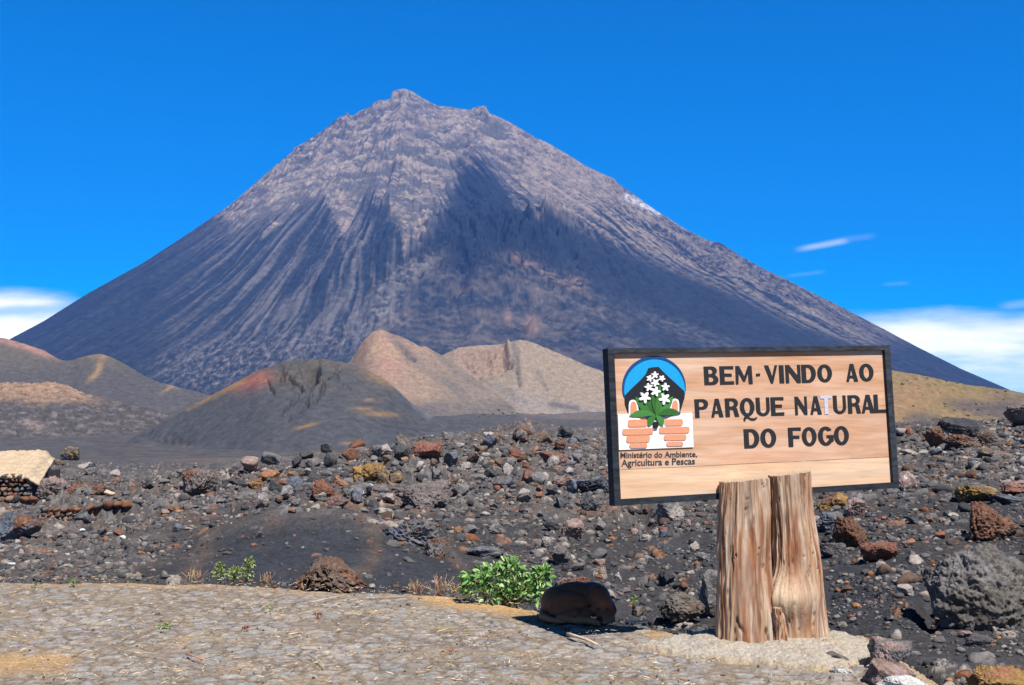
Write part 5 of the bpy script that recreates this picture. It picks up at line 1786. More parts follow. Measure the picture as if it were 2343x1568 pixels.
    # posts: halves of a split trunk in front of the board, one behind
    def post(xt, xb, yt, yb, wt, wb, dep, y_mid, z_top, slope, seed, knot=None, back=False, jag=0.012):
        mb = MB()
        n, m = 180, 150
        V, Cc = [], []
        zb = -0.25
        r = np.random.default_rng(seed)
        for k in range(m):
            t = k / (m - 1)
            for i in range(n):
                a = 2 * math.pi * i / n
                V.append((t, a))
        V = np.array(V)
        t, a = V[:, 0], V[:, 1]
        ex = np.sign(np.cos(a)) * np.abs(np.cos(a)) ** 0.75
        ey = np.sign(np.sin(a)) * np.abs(np.sin(a)) ** 0.85
        ww = lerp(wb, wt, t ** 0.75) / 2
        ww = ww * (1 + 0.16 * np.exp(-(t / 0.10) ** 2))
        cx = lerp(xb, xt, t)
        groove = fbm2(a * 3.0 + seed, t * 1.6 + 0.25 * np.sin(a * 2), 3, 0.6, ridged=True)
        fineg = fbm2(a * 13 + seed, t * 3, 3, 0.6, ridged=True)
        wr = np.minimum(np.abs(a - 2 * math.pi), np.abs(a))
        seamfix = sstep(0.0, 0.35, wr)
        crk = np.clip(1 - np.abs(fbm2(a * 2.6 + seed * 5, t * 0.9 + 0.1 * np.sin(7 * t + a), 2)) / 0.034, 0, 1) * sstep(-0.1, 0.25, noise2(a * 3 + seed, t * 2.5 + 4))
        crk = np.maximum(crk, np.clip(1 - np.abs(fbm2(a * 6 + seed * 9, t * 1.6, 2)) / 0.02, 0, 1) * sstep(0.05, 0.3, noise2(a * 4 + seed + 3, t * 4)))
        dsp = seamfix * (-0.022 * crk + 0.015 * (groove - 0.5) + 0.007 * (fineg - 0.4) + 0.03 * fbm2(a * 0.8 + seed * 3, t * 2.2, 2))
        rx, ry = ww + dsp, dep * (1 + 0.10 * (1 - t)) + dsp
        if knot:
            kz, ka, kr, kh = knot
            g = np.exp(-((t - kz) / kr) ** 2 - ((np.angle(np.exp(1j * (a - ka)))) / 0.75) ** 2)
            rx, ry = rx + kh * g, ry + kh * g
        X = cx + rx * ex
        Y = y_mid + ry * ey
        top = z_top + slope * (X - xt) + jag * fbm2(X * 60, Y * 60, 3, 0.7)
        Z = zb + (top - zb) * t
        s1 = fbm2(a * 4 + seed, t * 1.2, 4, 0.6)
        s2 = fbm2(a * 11 + seed + 5, t * 2.2, 4, 0.65)
        s3 = fbm2(a * 2.2 + 9 + seed, t * 1.5, 3)
        c = flat((0.39, 0.225, 0.125), a.shape)
        c = mixc(c, (0.54, 0.465, 0.380), np.clip(1.6 * s2 + 0.35, 0, 1))
        c = mixc(c, (0.27, 0.105, 0.050), np.clip(4.2 * s1 + 0.05, 0, 1) * 0.92)
        c = mixc(c, (0.50, 0.235, 0.075), np.clip(3.4 * s2 * (s3 + 0.6) - 0.40, 0, 1) * 0.9)
        c = mixc(c, (0.36, 0.33, 0.31), np.clip(2 * s3 - 0.3, 0, 1) * 0.25)
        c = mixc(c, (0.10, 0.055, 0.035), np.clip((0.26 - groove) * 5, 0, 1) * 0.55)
        c = mixc(c, (0.12, 0.06, 0.035), crk * 0.75)  # crack lines: shade painted in together with the brown inner wood
        if knot:
            c = mixc(c, (0.60, 0.45, 0.30), np.clip(g * 1.2, 0, 1) * 0.7)
        f = []
        for k in range(m - 1):
            for i in range(n):
                j = (i + 1) % n
                f.append((k * n + i, k * n + j, (k + 1) * n + j, (k + 1) * n + i))
        P = np.stack([X, Y, Z], 1)
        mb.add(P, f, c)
        capc = P[-n:].mean(0)
        mb.add(np.concatenate([P[-n:], capc[None]]), [(i, (i + 1) % n, n) for i in range(n)], (0.40, 0.31, 0.22))
        return mb.build('post', M_POST, root, L)

    def wx(x, d):
        return (x - 1171) / F * d
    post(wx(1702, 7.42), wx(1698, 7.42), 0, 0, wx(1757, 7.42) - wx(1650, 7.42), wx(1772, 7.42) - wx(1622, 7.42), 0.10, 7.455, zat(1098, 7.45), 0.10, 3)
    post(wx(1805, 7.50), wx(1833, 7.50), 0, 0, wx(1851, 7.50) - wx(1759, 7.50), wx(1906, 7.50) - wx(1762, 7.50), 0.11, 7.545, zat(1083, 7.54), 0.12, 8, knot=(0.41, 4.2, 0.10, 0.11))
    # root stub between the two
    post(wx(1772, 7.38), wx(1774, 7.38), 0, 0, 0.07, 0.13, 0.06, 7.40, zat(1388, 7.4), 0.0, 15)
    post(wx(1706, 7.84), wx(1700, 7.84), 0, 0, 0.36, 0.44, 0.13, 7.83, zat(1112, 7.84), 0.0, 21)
    return root


build_sign()


# ------------------------------------------------------------------ concrete footing
def build_footing():
    pts = [(1440, 1478), (1520, 1455), (1600, 1447), (1640, 1438), (1750, 1436), (1880, 1440), (1950, 1450), (2005, 1478), (2030, 1500), (2000, 1515), (1960, 1518), (1900, 1535), (1840, 1530), (1760, 1518), (1680, 1512), (1600, 1505), (1520, 1492)]
    W = np.array([world(x, y, 1.0) for x, y in pts])
    G = []
    for x, y in pts:
        r = ray(x, y)
        k = -CAMZ / r[2]
        G.append((r[0] * k, r[1] * k))
    G = np.array(G)
    lo, hi = G.min(0) - 0.15, G.max(0) + 0.15
    nx, ny = 260, 130
    X, Y = np.meshgrid(np.linspace(lo[0], hi[0], nx), np.linspace(lo[1], hi[1], ny))
    ins = np.zeros(X.shape, bool)
    dist = np.full(X.shape, 9.0)
    for i in range(len(G)):
        x1, y1 = G[i]
        x2, y2 = G[(i + 1) % len(G)]
        c = ((y1 > Y) != (y2 > Y)) & (X < (x2 - x1) * (Y - y1) / (y2 - y1 + 1e-12) + x1)
        ins ^= c
        dx, dy = x2 - x1, y2 - y1
        t = np.clip(((X - x1) * dx + (Y - y1) * dy) / (dx * dx + dy * dy), 0, 1)
        dist = np.minimum(dist, np.hypot(X - x1 - t * dx, Y - y1 - t * dy))
    sd = np.where(ins, dist, -dist) + 0.03 * fbm2(X / 0.12, Y / 0.12, 3)
    n = fbm2(X / 0.06, Y / 0.06, 4, 0.6)
    n2 = fbm2(X / 0.25, Y / 0.25, 3)
    Z = -0.09 + 0.105 * sstep(-0.03, 0.05, sd) + 0.03 * sstep(0.03, 0.25, sd) + 0.020 * n + 0.03 * n2 * sstep(-0.03, 0.05, sd)
    c = flat((0.42, 0.375, 0.315), X.shape)
    c = mixc(c, (0.44, 0.34, 0.22), np.clip(1.4 * n2 + 0.05, 0, 1) * 0.6)
    c = mixc(c, (0.40, 0.27, 0.13), sstep(0.08, 0.0, sd) * 0.6)
    c = mixc(c, (0.20, 0.17, 0.15), np.clip(2.6 * n - 0.5, 0, 1) * 0.6)
    c = c * (1 + 0.5 * fbm2(X / 0.02, Y / 0.02, 3, 0.6))[..., None]
    V = np.stack([X, Y, Z], -1).reshape(-1, 3)
    o = mesh_obj('concrete_footing', V - np.array([1.75, 7.3, 0]), grid_faces(ny, nx), M_CONC, c.reshape(-1, 3), loc=(1.75, 7.3, 0))
    tag(o, 'rough pale concrete footing poured round the base of the sign posts', 'footing')


build_footing()


# ------------------------------------------------------------------ the dog
def build_dog():
    d = 8.40
    ox = (1316 - 1171) / F * d
    prim = []

    def ell(c, r, rot=0.0):
        v, f = ico(3)
        v = v * np.array(r, np.float32)
        if rot:
            cr, sr = math.cos(rot), math.sin(rot)
            v = np.stack([v[:, 0] * cr - v[:, 2] * sr, v[:, 1], v[:, 0] * sr + v[:, 2] * cr], 1)
        prim.append((v + np.array(c, np.float32), f))

    def limb(pts, rads):
        pts = [np.array(p, float) for p in pts]
        for (p, q, r1, r2) in zip(pts[:-1], pts[1:], rads[:-1], rads[1:]):
            n = max(2, int(np.linalg.norm(q - p) / (0.45 * min(r1, r2))))
            for i in range(n + 1):
                t = i / n
                r = r1 + (r2 - r1) * t
                ell(p + (q - p) * t, (r, r, r))
    ell((0.0, 0.07, 0.135), (0.225, 0.155, 0.130))
    ell((-0.14, 0.03, 0.115), (0.130, 0.155, 0.125))            # rump
    ell((0.13, 0.06, 0.135), (0.125, 0.145, 0.130))             # shoulder
    ell((-0.03, -0.06, 0.115), (0.14, 0.08, 0.09))
    ell((-0.10, -0.095, 0.115), (0.125, 0.060, 0.095), 0.5)     # thigh
    limb([(-0.02, -0.13, 0.06), (-0.13, -0.165, 0.035), (-0.02, -0.20, 0.026), (0.03, -0.205, 0.022)], [0.05, 0.036, 0.026, 0.024])
    limb([(-0.24, 0.02, 0.05), (-0.255, -0.09, 0.035), (-0.20, -0.185, 0.026), (-0.10, -0.225, 0.018)], [0.04, 0.032, 0.024, 0.012])
    limb([(0.16, -0.02, 0.16), (0.195, -0.10, 0.125)], [0.100, 0.078])             # neck
    ell((0.195, -0.13, 0.110), (0.074, 0.075, 0.078))                              # skull
    limb([(0.185, -0.165, 0.085), (0.165, -0.215, 0.040)], [0.050, 0.030])         # muzzle
    ell((0.150, -0.150, 0.090), (0.03, 0.03, 0.03))
    ell((0.228, -0.150, 0.090), (0.03, 0.03, 0.03))
    limb([(0.255, -0.105, 0.135), (0.268, -0.125, 0.085), (0.262, -0.135, 0.045)], [0.022, 0.030, 0.016])
    limb([(0.135, -0.100, 0.150), (0.122, -0.135, 0.105), (0.126, -0.150, 0.070)], [0.020, 0.026, 0.014])
    limb([(0.07, -0.13, 0.07), (0.02, -0.195, 0.035), (0.11, -0.235, 0.022), (0.145, -0.245, 0.020)], [0.045, 0.032, 0.024, 0.024])
    limb([(0.22, -0.08, 0.06), (0.25, -0.18, 0.032), (0.20, -0.235, 0.022)], [0.045, 0.032, 0.024])
    V = np.concatenate([p[0] for p in prim])
    k = 0
    Fs = []
    for v, f in prim:
        Fs.append(f + k)
        k += len(v)
    tmp = mesh_obj('tmp_body', V, np.concatenate(Fs), M_ROCK)
    md = tmp.modifiers.new('r', 'REMESH')
    md.mode = 'VOXEL'
    md.voxel_size = 0.0065
    ms = tmp.modifiers.new('s', 'SMOOTH')
    ms.factor = 0.5
    ms.iterations = 6
    dg = bpy.context.evaluated_depsgraph_get()
    me = bpy.data.meshes.new_from_object(tmp.evaluated_get(dg))
    bpy.data.objects.remove(tmp)
    n = len(me.vertices)
    v = np.empty(n * 3, np.float32)
    me.vertices.foreach_get('co', v)
    v = v.reshape(-1, 3)
    c = flat((0.135, 0.062, 0.032), (n,))
    c = mixc(c, (0.32, 0.18, 0.10), sstep(0.09, 0.02, v[:, 2]) * 0.7)
    hd = np.exp(-((v[:, 0] - 0.19) / 0.06) ** 2 - ((v[:, 2] - 0.15) / 0.05) ** 2 - ((v[:, 1] + 0.14) / 0.09) ** 2)
    c = mixc(c, (0.34, 0.115, 0.045), hd)
    nose = np.linalg.norm(v - np.array([0.158, -0.245, 0.042]), axis=1)
    c = mixc(c, (0.02, 0.018, 0.018), sstep(0.030, 0.020, nose))
    for ex in (0.152, 0.215):
        e = np.linalg.norm((v - np.array([ex, -0.196, 0.104])) * np.array([1, 1, 2.2]), axis=1)
        c = mixc(c, (0.02, 0.015, 0.015), sstep(0.016, 0.010, e))
    ear = (np.hypot(v[:, 0] - 0.266, v[:, 1] + 0.12) < 0.03) & (v[:, 2] < 0.14)
    c = mixc(c, (0.06, 0.032, 0.02), ear.astype(np.float32) * 0.8)
    fur = fbm3(v * np.array([60, 60, 160]), 3, 0.6)
    c = c * (1 + 0.3 * fur)[:, None]
    v = v + 0.0015 * fur[:, None]
    me.vertices.foreach_set('co', v.ravel())
    a = me.color_attributes.new('Col', 'FLOAT_COLOR', 'POINT')
    cc = np.ones((n, 4), np.float32)
    cc[:, :3] = c
    a.data.foreach_set('color', cc.ravel())
    me.materials.clear()
    me.materials.append(M_LEAF)
    me.polygons.foreach_set('use_smooth', np.ones(len(me.polygons), bool))
    o = bpy.data.objects.new('dog', me)
    o.location = (ox, d, -0.006)
    link(o)
    tag(o, 'brown dog asleep curled up in the shadow of the sign', 'dog')


build_dog()


# ------------------------------------------------------------------ plants
def leaf_cloud(n, centre_fn, L0, L1, wid, cols, up=0.3):
    V, Fc, C = [], [], []
    k = 0
    for i in range(n):
        p, dirn = centre_fn()
        L = random.uniform(L0, L1)
        t = np.array(dirn, float) + np.array([random.gauss(0, 0.45) for _ in range(3)])
        t[2] += up
        t /= np.linalg.norm(t)
        s = np.cross(t, (random.gauss(0, 1), random.gauss(0, 1), random.gauss(0, 1)))
        s /= np.linalg.norm(s) + 1e-9
        nrm = np.cross(s, t)
        w = L * wid * random.uniform(0.8, 1.2)
        dr = -0.18 * L
        pts = [p, p + t * L * 0.3 + s * w * 0.42 + nrm * 0.06 * L, p + t * L * 0.3 - s * w * 0.42 + nrm * 0.06 * L, p + t * L * 0.3,
               p + t * L * 0.65 + s * w * 0.40 + nrm * 0.04 * L, p + t * L * 0.65 - s * w * 0.40 + nrm * 0.04 * L, p + t * L * 0.65 + np.array([0, 0, dr * 0.2]), p + t * L + np.array([0, 0, dr])]
        V += pts
        Fc += [(k, k + 3, k + 1), (k, k + 2, k + 3), (k + 1, k + 3, k + 6, k + 4), (k + 3, k + 2, k + 5, k + 6), (k + 4, k + 6, k + 7), (k + 6, k + 5, k + 7)]
        c = np.array(random.choice(cols)) * random.uniform(0.75, 1.25)
        C += [c] * 8
        k += 8
    return V, Fc, C


GREENS = [(0.14, 0.29, 0.08), (0.20, 0.36, 0.11), (0.10, 0.22, 0.06), (0.28, 0.42, 0.17), (0.17, 0.33, 0.09), (0.34, 0.44, 0.20)]


def bush(name, x, y, d, w, h, dep, n, label, cat, group, lobes, leaf=(0.045, 0.088), cols=GREENS, nst=14, zbase=None):
    bx = (x - 1171) / F * d
    bz = zat(y, d) if zbase is None else zbase
    root = empty(name, (bx, d, bz), label, cat, group)

    def pick():
        lx, lz, lr = random.choice(lobes)
        while True:
            q = np.array([random.gauss(0, 1) for _ in range(3)])
            q /= np.linalg.norm(q)
            if q[2] > -0.5:
                break
        rr = lr * random.uniform(0.35, 1.0) ** 0.6
        p = np.array([lx * w / 2 + q[0] * rr * w / 2, q[1] * rr * dep / 2, lz * h + q[2] * rr * h * 0.55])
        p[2] = max(p[2], 0.01)
        return p, q
    V, Fc, C = leaf_cloud(n, pick, leaf[0], leaf[1], 0.42, cols)
    mesh_obj('foliage', V, Fc, M_LEAF, np.array(C), root, False)
    mb = MB()
    for i in range(nst):
        lx, lz, lr = random.choice(lobes)
        tip = np.array([lx * w / 2 + random.gauss(0, 0.3) * lr * w / 2, random.gauss(0, 0.25) * dep / 2, lz * h + random.uniform(0, 0.45) * lr * h])
        b = np.array([random.gauss(0, 0.10) * w, random.gauss(0, 0.08) * dep, -0.05])
        mid = (b + tip) / 2 + np.array([0, 0, 0.06 * h])
        mb.tube([b, mid, tip], [0.006, 0.005, 0.003], (0.14, 0.15, 0.06), 5)
    mb.build('stem', M_LEAF, root)
    return root


random.seed(11)
D0 = 9.15
bush('green_bush', 1157, 1380, D0, 0.76, 0.36, 0.5, 1250, 'leafy bright green bush at the paving edge left of the sleeping dog', 'bush', None,
     [(-0.62, 0.55, 0.34), (-0.35, 0.62, 0.36), (-0.70, 0.30, 0.30), (-0.15, 0.42, 0.40), (0.10, 0.72, 0.26), (0.22, 0.40, 0.40), (0.50, 0.34, 0.36), (0.72, 0.52, 0.24), (0.62, 0.18, 0.34), (0.20, 0.14, 0.40), (-0.35, 0.16, 0.35), (0.10, 0.88, 0.13), (0.80, 0.70, 0.12)],
     nst=26)
dd = 10.25
LG = [(0.20, 0.27, 0.08), (0.26, 0.32, 0.12), (0.14, 0.22, 0.05), (0.30, 0.33, 0.16)]
for x, w, h, lab in ((507, 0.10, 0.125, 'small pale green weed, leftmost of three at the paving edge'), (540, 0.13, 0.085, 'low pale green weed, middle of three at the paving edge'), (573, 0.13, 0.165, 'tallest pale green weed, rightmost of three at the paving edge')):
    bush('weed', x, 1322, dd, w * 1.25, h * 1.05, 0.12, 210, lab, 'weed', 'weeds at the paving edge', [(0, 0.25, 0.7), (0.1, 0.6, 0.6), (0.25, 0.8, 0.45)], (0.022, 0.04), LG, 5)
for x, y, d, w, h, n, lab in ((178, 1330, 9.9, 0.05, 0.09, 34, 'tiny upright green weed near the far edge of the paving on the left'),
                              (387, 1424, 8.05, 0.13, 0.025, 60, 'creeping green weed growing between paving stones'),
                              (1446, 1410, 9.05, 0.085, 0.06, 50, 'little yellowish green weed right of the dog'),
                              (90, 1335, 9.85, 0.05, 0.025, 22, 'tiny green sprig in the paving at the far left'),
                              (625, 1386, 8.7, 0.03, 0.04, 16, 'tiny green sprig in the paving left of centre')):
    bush('weed', x, y, d, w, h, w * 0.8, n, lab, 'weed', 'weeds in the paving', [(0, 0.3, 0.7), (0.2, 0.6, 0.5), (-0.2, 0.3, 0.5)], (0.016, 0.032), LG, 4, zbase=-0.005)
RD = [(0.22, 0.045, 0.035), (0.30, 0.07, 0.05)]
for x, y, d, w, lab in ((732, 1397, 8.45, 0.07, 'little red weed lying on the paving beside a straw'), (1033, 1485, 7.2, 0.13, 'red stalky weed lying on the paving in front of the bush'), (570, 1432, 7.95, 0.05, 'small dark red weed on the paving near the creeping green weed')):
    bush('weed', x, y, d, w, 0.02, w * 0.6, 40, lab, 'weed', 'red weeds on the paving', [(-0.4, 0.4, 0.5), (0.3, 0.5, 0.5)], (0.012, 0.024), RD, 3, zbase=0.0)


def tuft(x, y, d, w, h, n, label, cols):
    bx = (x - 1171) / F * d
    bz = zat(y, d)
    mb = MB()
    for i in range(n):
        b = np.array([random.gauss(0, 0.3) * w, random.gauss(0, 0.03), -0.03])
        t = b + np.array([random.gauss(0, 0.35) * h, random.gauss(0, 0.2) * h, h * random.uniform(0.5, 1.1)])
        m = (b + t) / 2 + np.array([random.gauss(0, 0.03) * h, 0, 0.08 * h])
        mb.tube([b, m, t], [0.0024, 0.002, 0.0012], np.array(random.choice(cols)) * random.uniform(0.8, 1.2), 4)
        if random.random() < 0.3:
            v, f = ico(1)
            mb.add(v * np.array([0.004, 0.004, 0.009]) + t, f, random.choice(cols))
    o = mb.build('dry_grass_tuft', M_STRAW, None, (0, 0, 0))
    o.location = (bx, d, bz)
    tag(o, label, 'grass tuft', 'dry grass tufts along the paving edge')


ST_ = [(0.42, 0.30, 0.15), (0.50, 0.38, 0.20), (0.35, 0.20, 0.10), (0.30, 0.12, 0.08)]
tuft(455, 1322, 10.25, 0.12, 0.12, 26, 'dry reddish grass tuft left of the three pale green weeds', ST_)
tuft(615, 1330, 10.1, 0.10, 0.10, 18, 'short dry grass tuft right of the tallest pale green weed', ST_)
tuft(955, 1350, 9.75, 0.12, 0.13, 22, 'sparse dry grass tuft between the brown boulder and the bush', ST_)
tuft(1010, 1352, 9.7, 0.14, 0.17, 30, 'tall dry straw tuft left of the green bush', ST_)
tuft(1045, 1354, 9.65, 0.08, 0.13, 16, 'dry stalks touching the left side of the green bush', ST_)
tuft(1375, 1403, 8.85, 0.08, 0.14, 14, 'thin reddish stalks behind the dog', ST_)
tuft(700, 1345, 10.0, 0.10, 0.10, 12, 'few dry stalks in front of the wide brown boulder', ST_)


def stick(pts, rad, label, col=(0.50, 0.38, 0.25), zoff=0.012, name='stick'):
    P = []
    for x, y in pts:
        r = ray(x, y)
        k = (zoff - CAMZ) / r[2]
        P.append((r[0] * k, r[1] * k, zoff + random.uniform(0, 0.006)))
    mb = MB()
    n = len(P)
    mb.tube(P, [rad * (1 - 0.5 * i / n) for i in range(n)], col, 7)
    o = mb.build(name, M_STRAW, None, tuple(np.mean(P, 0)))
    tag(o, label, name, 'dry sticks on the paving')


stick([(1298, 1451), (1315, 1456), (1340, 1463), (1366, 1475)], 0.013, 'bent pale stick lying in front of the dog', (0.52, 0.40, 0.30), 0.016)
stick([(1436, 1425), (1460, 1421), (1482, 1420)], 0.008, 'short white stick on the right rim of the shadow', (0.60, 0.54, 0.45), 0.012)
stick([(714, 1379), (752, 1370), (778, 1364), (797, 1360)], 0.005, 'long thin straw stalk on the paving below the brown boulder')
stick([(660, 1453), (686, 1447)], 0.005, 'short straw stick on the paving at mid left', (0.62, 0.46, 0.26))
stick([(260, 1487), (310, 1492), (360, 1496)], 0.003, 'thin straw stalk lying left beside the sandy patch')
stick([(425, 1497), (445, 1502), (470, 1510)], 0.006, 'reddish stick on the paving in the lower left', (0.50, 0.22, 0.12))
stick([(705, 1500), (728, 1510), (738, 1520), (740, 1526)], 0.004, 'curved straw stalk on the paving at the lower middle left')
stick([(1000, 1446), (1028, 1438)], 0.004, 'short yellow straw left of the dog shadow', (0.62, 0.46, 0.22))
stick([(702, 1402), (740, 1391)], 0.003, 'slim straw beside the little red weed', (0.58, 0.48, 0.30))


def straw_litter():
    """bits of dry grass all over the paving"""
    n = 2600
    mb_v, mb_f, mb_c = [], [], []
    k = 0
    cols = [(0.48, 0.34, 0.17), (0.56, 0.43, 0.24), (0.38, 0.24, 0.12), (0.30, 0.17, 0.09), (0.55, 0.50, 0.38)]
    i = 0
    while i < n:
        d = random.uniform(5.6, 10.4)
        x = random.uniform(-60, 2000)
        X = (x - 1171) / F * d
        if d > float(edge_d(X / d)) - 0.05:
            continue
        if fbm2(np.array([X / 0.5]), np.array([d / 0.5]), 3)[0] < random.uniform(-0.3, 0.35):
            continue
        i += 1
        a = random.uniform(0, 6.28)
        L = random.uniform(0.012, 0.055)
        w = random.uniform(0.0016, 0.004)
        c, s = math.cos(a), math.sin(a)
        z = 0.014
        p = np.array([X, d, z])
        u = np.array([c, s, random.uniform(-0.1, 0.25)]) * L
        q = np.array([-s, c, 0]) * w
        mb_v += [p - q, p + q, p + u + q * 0.6, p + u - q * 0.6, p + u * 0.5 + np.array([0, 0, w * 1.2])]
        mb_f += [(k, k + 4, k + 1), (k + 1, k + 4, k + 2), (k + 2, k + 4, k + 3), (k + 3, k + 4, k)]
        mb_c += [np.array(random.choice(cols)) * random.uniform(0.7, 1.2)] * 5
        k += 5
    o = mesh_obj('straw_litter', mb_v, mb_f, M_STRAW, np.array(mb_c), None, False)
    tag(o, 'bits of dry straw strewn over the stone paving', 'straw', None, 'stuff')


straw_litter()


def far_shrubs():
    """green dots on the tan hill and the plain"""
    protos = []
    for s in range(4):
        random.seed(s + 40)

        def pick():
            q = np.array([random.gauss(0, 1) for _ in range(3)])
            q /= np.linalg.norm(q)
            q[2] = abs(q[2])
            return q * random.uniform(0.5, 1.0) * np.array([1, 1, 0.8]), q
        V, Fc, C = leaf_cloud(70, pick, 0.5, 0.8, 0.6, [(0.075, 0.115, 0.030), (0.11, 0.15, 0.045), (0.05, 0.08, 0.02), (0.14, 0.17, 0.05)])
        me = mesh_obj('shrub', V, Fc, M_LEAF, np.array(C), None, False)
        protos.append(me.data)
        bpy.data.objects.remove(me)
    dg = bpy.context.evaluated_depsgraph_get()
    dg.update()
    spots = [(2063, 880, 7), (2075, 872, 4), (2095, 868, 4), (2100, 890, 3), (2120, 866, 4), (2126, 882, 3), (2150, 900, 3), (2165, 873, 4), (2190, 878, 3), (2206, 938, 4),
             (2160, 925, 5), (2162, 931, 4), (2180, 893, 3), (2232, 925, 5), (2246, 925, 3), (2260, 923, 3), (2236, 939, 6), (2213, 952, 7), (2214, 963, 5), (2262, 950, 5),
             (2280, 898, 4), (2300, 896, 5), (2320, 895, 6), (2234, 962, 6), (2270, 961, 6), (2140, 880, 3), (2088, 930, 5), (2076, 968, 6), (2066, 958, 4), (2110, 905, 3),
             (2295, 915, 4), (2182, 940, 4), (1140, 940, 7), (1150, 946, 5), (1128, 948, 5), (1162, 952, 5), (1108, 950, 6), (1096, 955, 5), (1120, 956, 4), (1172, 945, 4)]
    for x, y, s in spots:
        best = None
        r = ray(x, y)
        r = r / r[1]
        o0 = Vector((0, 0, CAMZ)) + Vector(r) * 150.0
        ok, loc, nrm, idx, ob, mt = sc.ray_cast(dg, o0, Vector(r).normalized())
        if not ok or loc.y > 1600:
            continue
        d = loc.y
        R = s / F * d * 0.55
        o = bpy.data.objects.new('shrub', random.choice(protos))
        o.location = (loc.x, loc.y, loc.z - R * 0.2)
        o.scale = (R, R, R)
        o.rotation_euler = (0, 0, random.uniform(0, 6.28))
        link(o)
        if x > 1500:
            tag(o, 'small green shrub dotted on the tan hillside right of the sign', 'shrub', 'shrubs on the tan hillside')
        else:
            tag(o, 'small green shrub on the dark plain at the foot of the tan cones', 'shrub', 'shrubs on the plain below the cones')


far_shrubs()


# ------------------------------------------------------------------ stone hut and dry walls
def stone_course(x0, x1, z0, z1, y, depth, size, seed, cols, jit=0.35):
    """a dry stone face: packed stones, one mesh"""
    r = np.random.default_rng(seed)
    V, Fc, C = [], [], []
    k = 0
    rows = max(1, int((z1 - z0) / (size * 0.8)))
    for j in range(rows):
        x = x0 + r.uniform(-0.5, 0) * size
        while x < x1:
            w = size * r.uniform(0.75, 1.6)
            h = (z1 - z0) / rows * r.uniform(0.95, 1.3)
            v, f, off = rock_shape(int(r.integers(3000, 3040)), 2, 5, 0.25, 0.15, 0)
            v = v * np.array([w / 2, depth / 2 * r.uniform(0.8, 1.2), h / 2], np.float32)
            v = v + np.array([x + w / 2, y + r.uniform(-jit, jit) * 0.3 * size, z0 + (j + 0.5) * (z1 - z0) / rows], np.float32)
            V.append(v)
            Fc.append(f + k)
            k += len(v)
            C.append(np.repeat(np.array(cols[r.integers(len(cols))], np.float32)[None] * r.uniform(0.7, 1.25), len(v), 0))
            x += w * 0.92
    return np.concatenate(V), np.concatenate(Fc).astype(np.int32), np.concatenate(C)


WALLC = [(0.10, 0.098, 0.10), (0.07, 0.07, 0.075), (0.15, 0.13, 0.12), (0.20, 0.095, 0.055), (0.15, 0.075, 0.048), (0.20, 0.13, 0.09)]


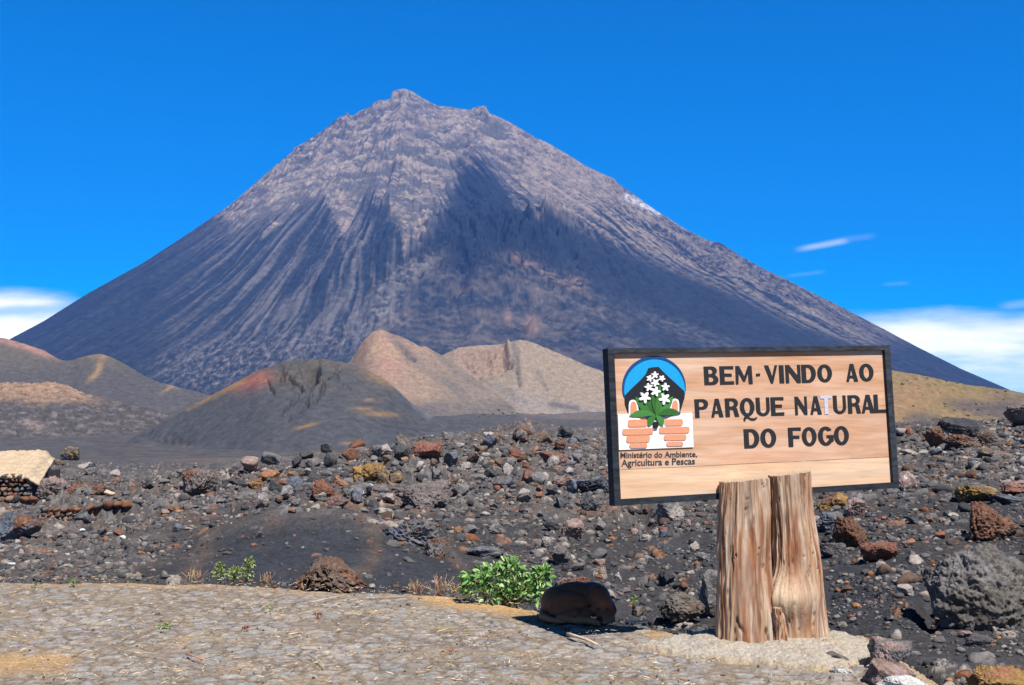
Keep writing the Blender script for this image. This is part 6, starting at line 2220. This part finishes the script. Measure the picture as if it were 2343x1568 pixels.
def build_hut():
    p = hit(30, 1140)
    d = p[1]
    k = d / F
    bx = (0 - 1171) * k
    zb = zat(1144, d)
    root = empty('stone_hut', (bx, d, zb), 'low dry stone hut with a straw thatched roof at the left edge', 'hut')
    L = np.array([bx, d, zb])
    wl, wr = -90 * k, 76 * k
    V, Fc, C = stone_course(wl, wr, 0.0, 60 * k, -0.14, 0.30, 12.5 * k, 5, WALLC)
    mesh_obj('wall', V, Fc, M_ROCK, C, root)
    v, f, off = rock_shape(77, 4, 8, 0.05, 0.05, 0.02)
    mb = MB()
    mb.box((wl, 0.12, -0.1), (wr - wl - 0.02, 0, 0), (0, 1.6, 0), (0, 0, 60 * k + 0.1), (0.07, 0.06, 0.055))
    o = mb.build('inner_wall', M_ROCK, root, smooth=False)
    # pale corner post
    mb = MB()
    mb.tube([(80 * k, -0.10, -0.02), (79 * k, -0.10, 25 * k), (77 * k, -0.10, 56 * k)], [0.055, 0.06, 0.05], (0.50, 0.48, 0.45), 10)
    mb.build('corner_post', M_CONC, root)
    # thatch: a sloping slab of straw, ragged along the eaves
    nx, ny = 150, 90
    U, T = np.meshgrid(np.linspace(0, 1, nx), np.linspace(0, 1, ny))
    right_e, right_t = 108 * k, 52 * k
    X = lerp(-110 * k, lerp(right_e, right_t, T), U)
    Yy = -0.27 + 2.2 * T
    ez = 60 * k + (103 - 60) * k * T
    ez = (1144 - 1086) * k - 0.0 + (1086 - 1040) * k * T ** 0.9
    slope_r = sstep(0.86, 1.0, U)
    Z = ez - 0.18 * slope_r + 0.05 * fbm2(X / 0.5, Yy / 0.3, 3) + 0.035 * fbm2(X / 0.05, Yy / 0.7, 3, 0.6)
    edge = 0.08 * fbm2(X / 0.07, Yy * 0 + 3, 2)
    Z = Z - sstep(0.04, 0.0, T) * (0.02 + 0.5 * np.abs(edge))
    c = flat((0.42, 0.325, 0.215), X.shape)
    c = mixc(c, (0.30, 0.21, 0.13), np.clip(1.6 * fbm2(X / 0.3, Yy / 0.1, 4, 0.65), 0, 1))
    c = mixc(c, (0.52, 0.43, 0.32), np.clip(1.8 * fbm2(X / 0.06, Yy / 0.6, 3, 0.6), 0, 1) * 0.7)
    top = np.stack([X, Yy, Z], -1).reshape(-1, 3)
    bot = top - np.array([0, 0, 0.07], np.float32)
    n = nx * ny
    g = grid_faces(ny, nx)
    side = []
    for i in range(nx - 1):
        side.append((i, n + i, n + i + 1, i + 1))
        q = (ny - 1) * nx + i
        side.append((q, q + 1, n + q + 1, n + q))
    for j in range(ny - 1):
        a = j * nx
        side.append((a, a + nx, n + a + nx, n + a))
        a = j * nx + nx - 1
        side.append((a, n + a, n + a + nx, a + nx))
    Fa = np.concatenate([g, g[:, ::-1] + n, np.array(side, np.int32)])
    mesh_obj('roof', np.concatenate([top, bot]), Fa.astype(np.int32), M_STRAW, np.concatenate([c.reshape(-1, 3)] * 2), root)
    # low dry stone walls on the slope
    for (x0, x1, yt, yb, rows, lab, s) in ((99, 186, 1158, 1190, 4, 'low dry stone retaining wall of grey and rusty stones below the hut', 6), (208, 306, 1146, 1166, 1, 'single course of dark stones lined up on the slope right of the hut', 9),
                                           (-30, 85, 1135, 1152, 1, 'row of flat stones along the front of the hut', 12)):
        q = hit((x0 + x1) / 2, yb)
        dd_ = q[1]
        kk = dd_ / F
        zb_ = zat(yb, dd_)
        W = (x1 - x0) * kk
        H = (yb - yt) * kk
        V, Fc, C = stone_course(-W / 2, W / 2, -0.02, H * (0.9 if rows > 1 else 0.65), 0, 0.22, H / rows * (1.35 if rows > 1 else 0.8), s, WALLC)
        if rows == 1:
            V[:, 2] += 0.35 * H * np.sin(V[:, 0] * 3 + 1)
        o = mesh_obj('dry_stone_wall', V, Fc, M_ROCK, C, None, True, (((x0 + x1) / 2 - 1171) * kk, dd_, zb_))
        tag(o, lab, 'stone wall')
    # bleached driftwood
    q = hit(246, 1134)
    kk = q[1] / F
    mb = MB()
    for i in range(7):
        o0 = np.array([-16 * kk, 0.05 * random.uniform(-1, 1), 0.05 + 0.012 * i])
        o1 = np.array([14 * kk + random.uniform(-0.03, 0.03), -0.05 * random.uniform(0, 1), 0.02 + 0.006 * i])
        mb.tube([o0, (o0 + o1) / 2 + np.array([0, 0, 0.02]), o1], [0.012, 0.022, 0.026], (0.55, 0.42, 0.29), 7)
    o = mb.build('driftwood', M_STRAW, None)
    o.location = (q[0], q[1], q[2])
    tag(o, 'bleached frayed piece of wood beside the rust-brown rock', 'driftwood')
    # bits of white litter
    for i, (x, y, lab) in enumerate(((189, 1219, 'white scrap of litter right of the blue-grey boulder'), (280, 1233, 'white scrap of litter on the rubble slope at mid left'), (27, 1295, 'white scrap of litter near the paving at the far left'))):
        q = hit(x, y)
        v, f, off = rock_shape(500 + i, 3, 9, 0.4, 0.2, 0.05)
        o = mesh_obj('litter_scrap', v * np.array([0.045, 0.03, 0.02], np.float32), f, M_CONC, np.tile([0.75, 0.75, 0.78], (len(v), 1)), None, False, (q[0], q[1], q[2] + 0.02))
        tag(o, lab, 'litter')


build_hut()

# ------------------------------------------------------------------ the air between
def build_haze():
    m = bpy.data.materials.new('air')
    m.use_nodes = True
    nt = m.node_tree
    nt.nodes.clear()
    out = N(nt, 'ShaderNodeOutputMaterial')
    v = N(nt, 'ShaderNodeVolumePrincipled')
    v.inputs['Color'].default_value = HAZE_COLOR + (1,)
    v.inputs['Density'].default_value = HAZE_DENSITY
    v.inputs['Anisotropy'].default_value = 0.0
    nt.links.new(v.outputs[0], out.inputs['Volume'])
    mb = MB()
    s = 6700
    mb.box((-s, -s, -72), (2 * s, 0, 0), (0, 2 * s, 0), (0, 0, 1300), (1, 1, 1))
    o = mb.build('haze', m, None, smooth=False)
    tag(o, 'thin blue air in front of the volcano', 'haze', None, 'stuff')


build_haze()
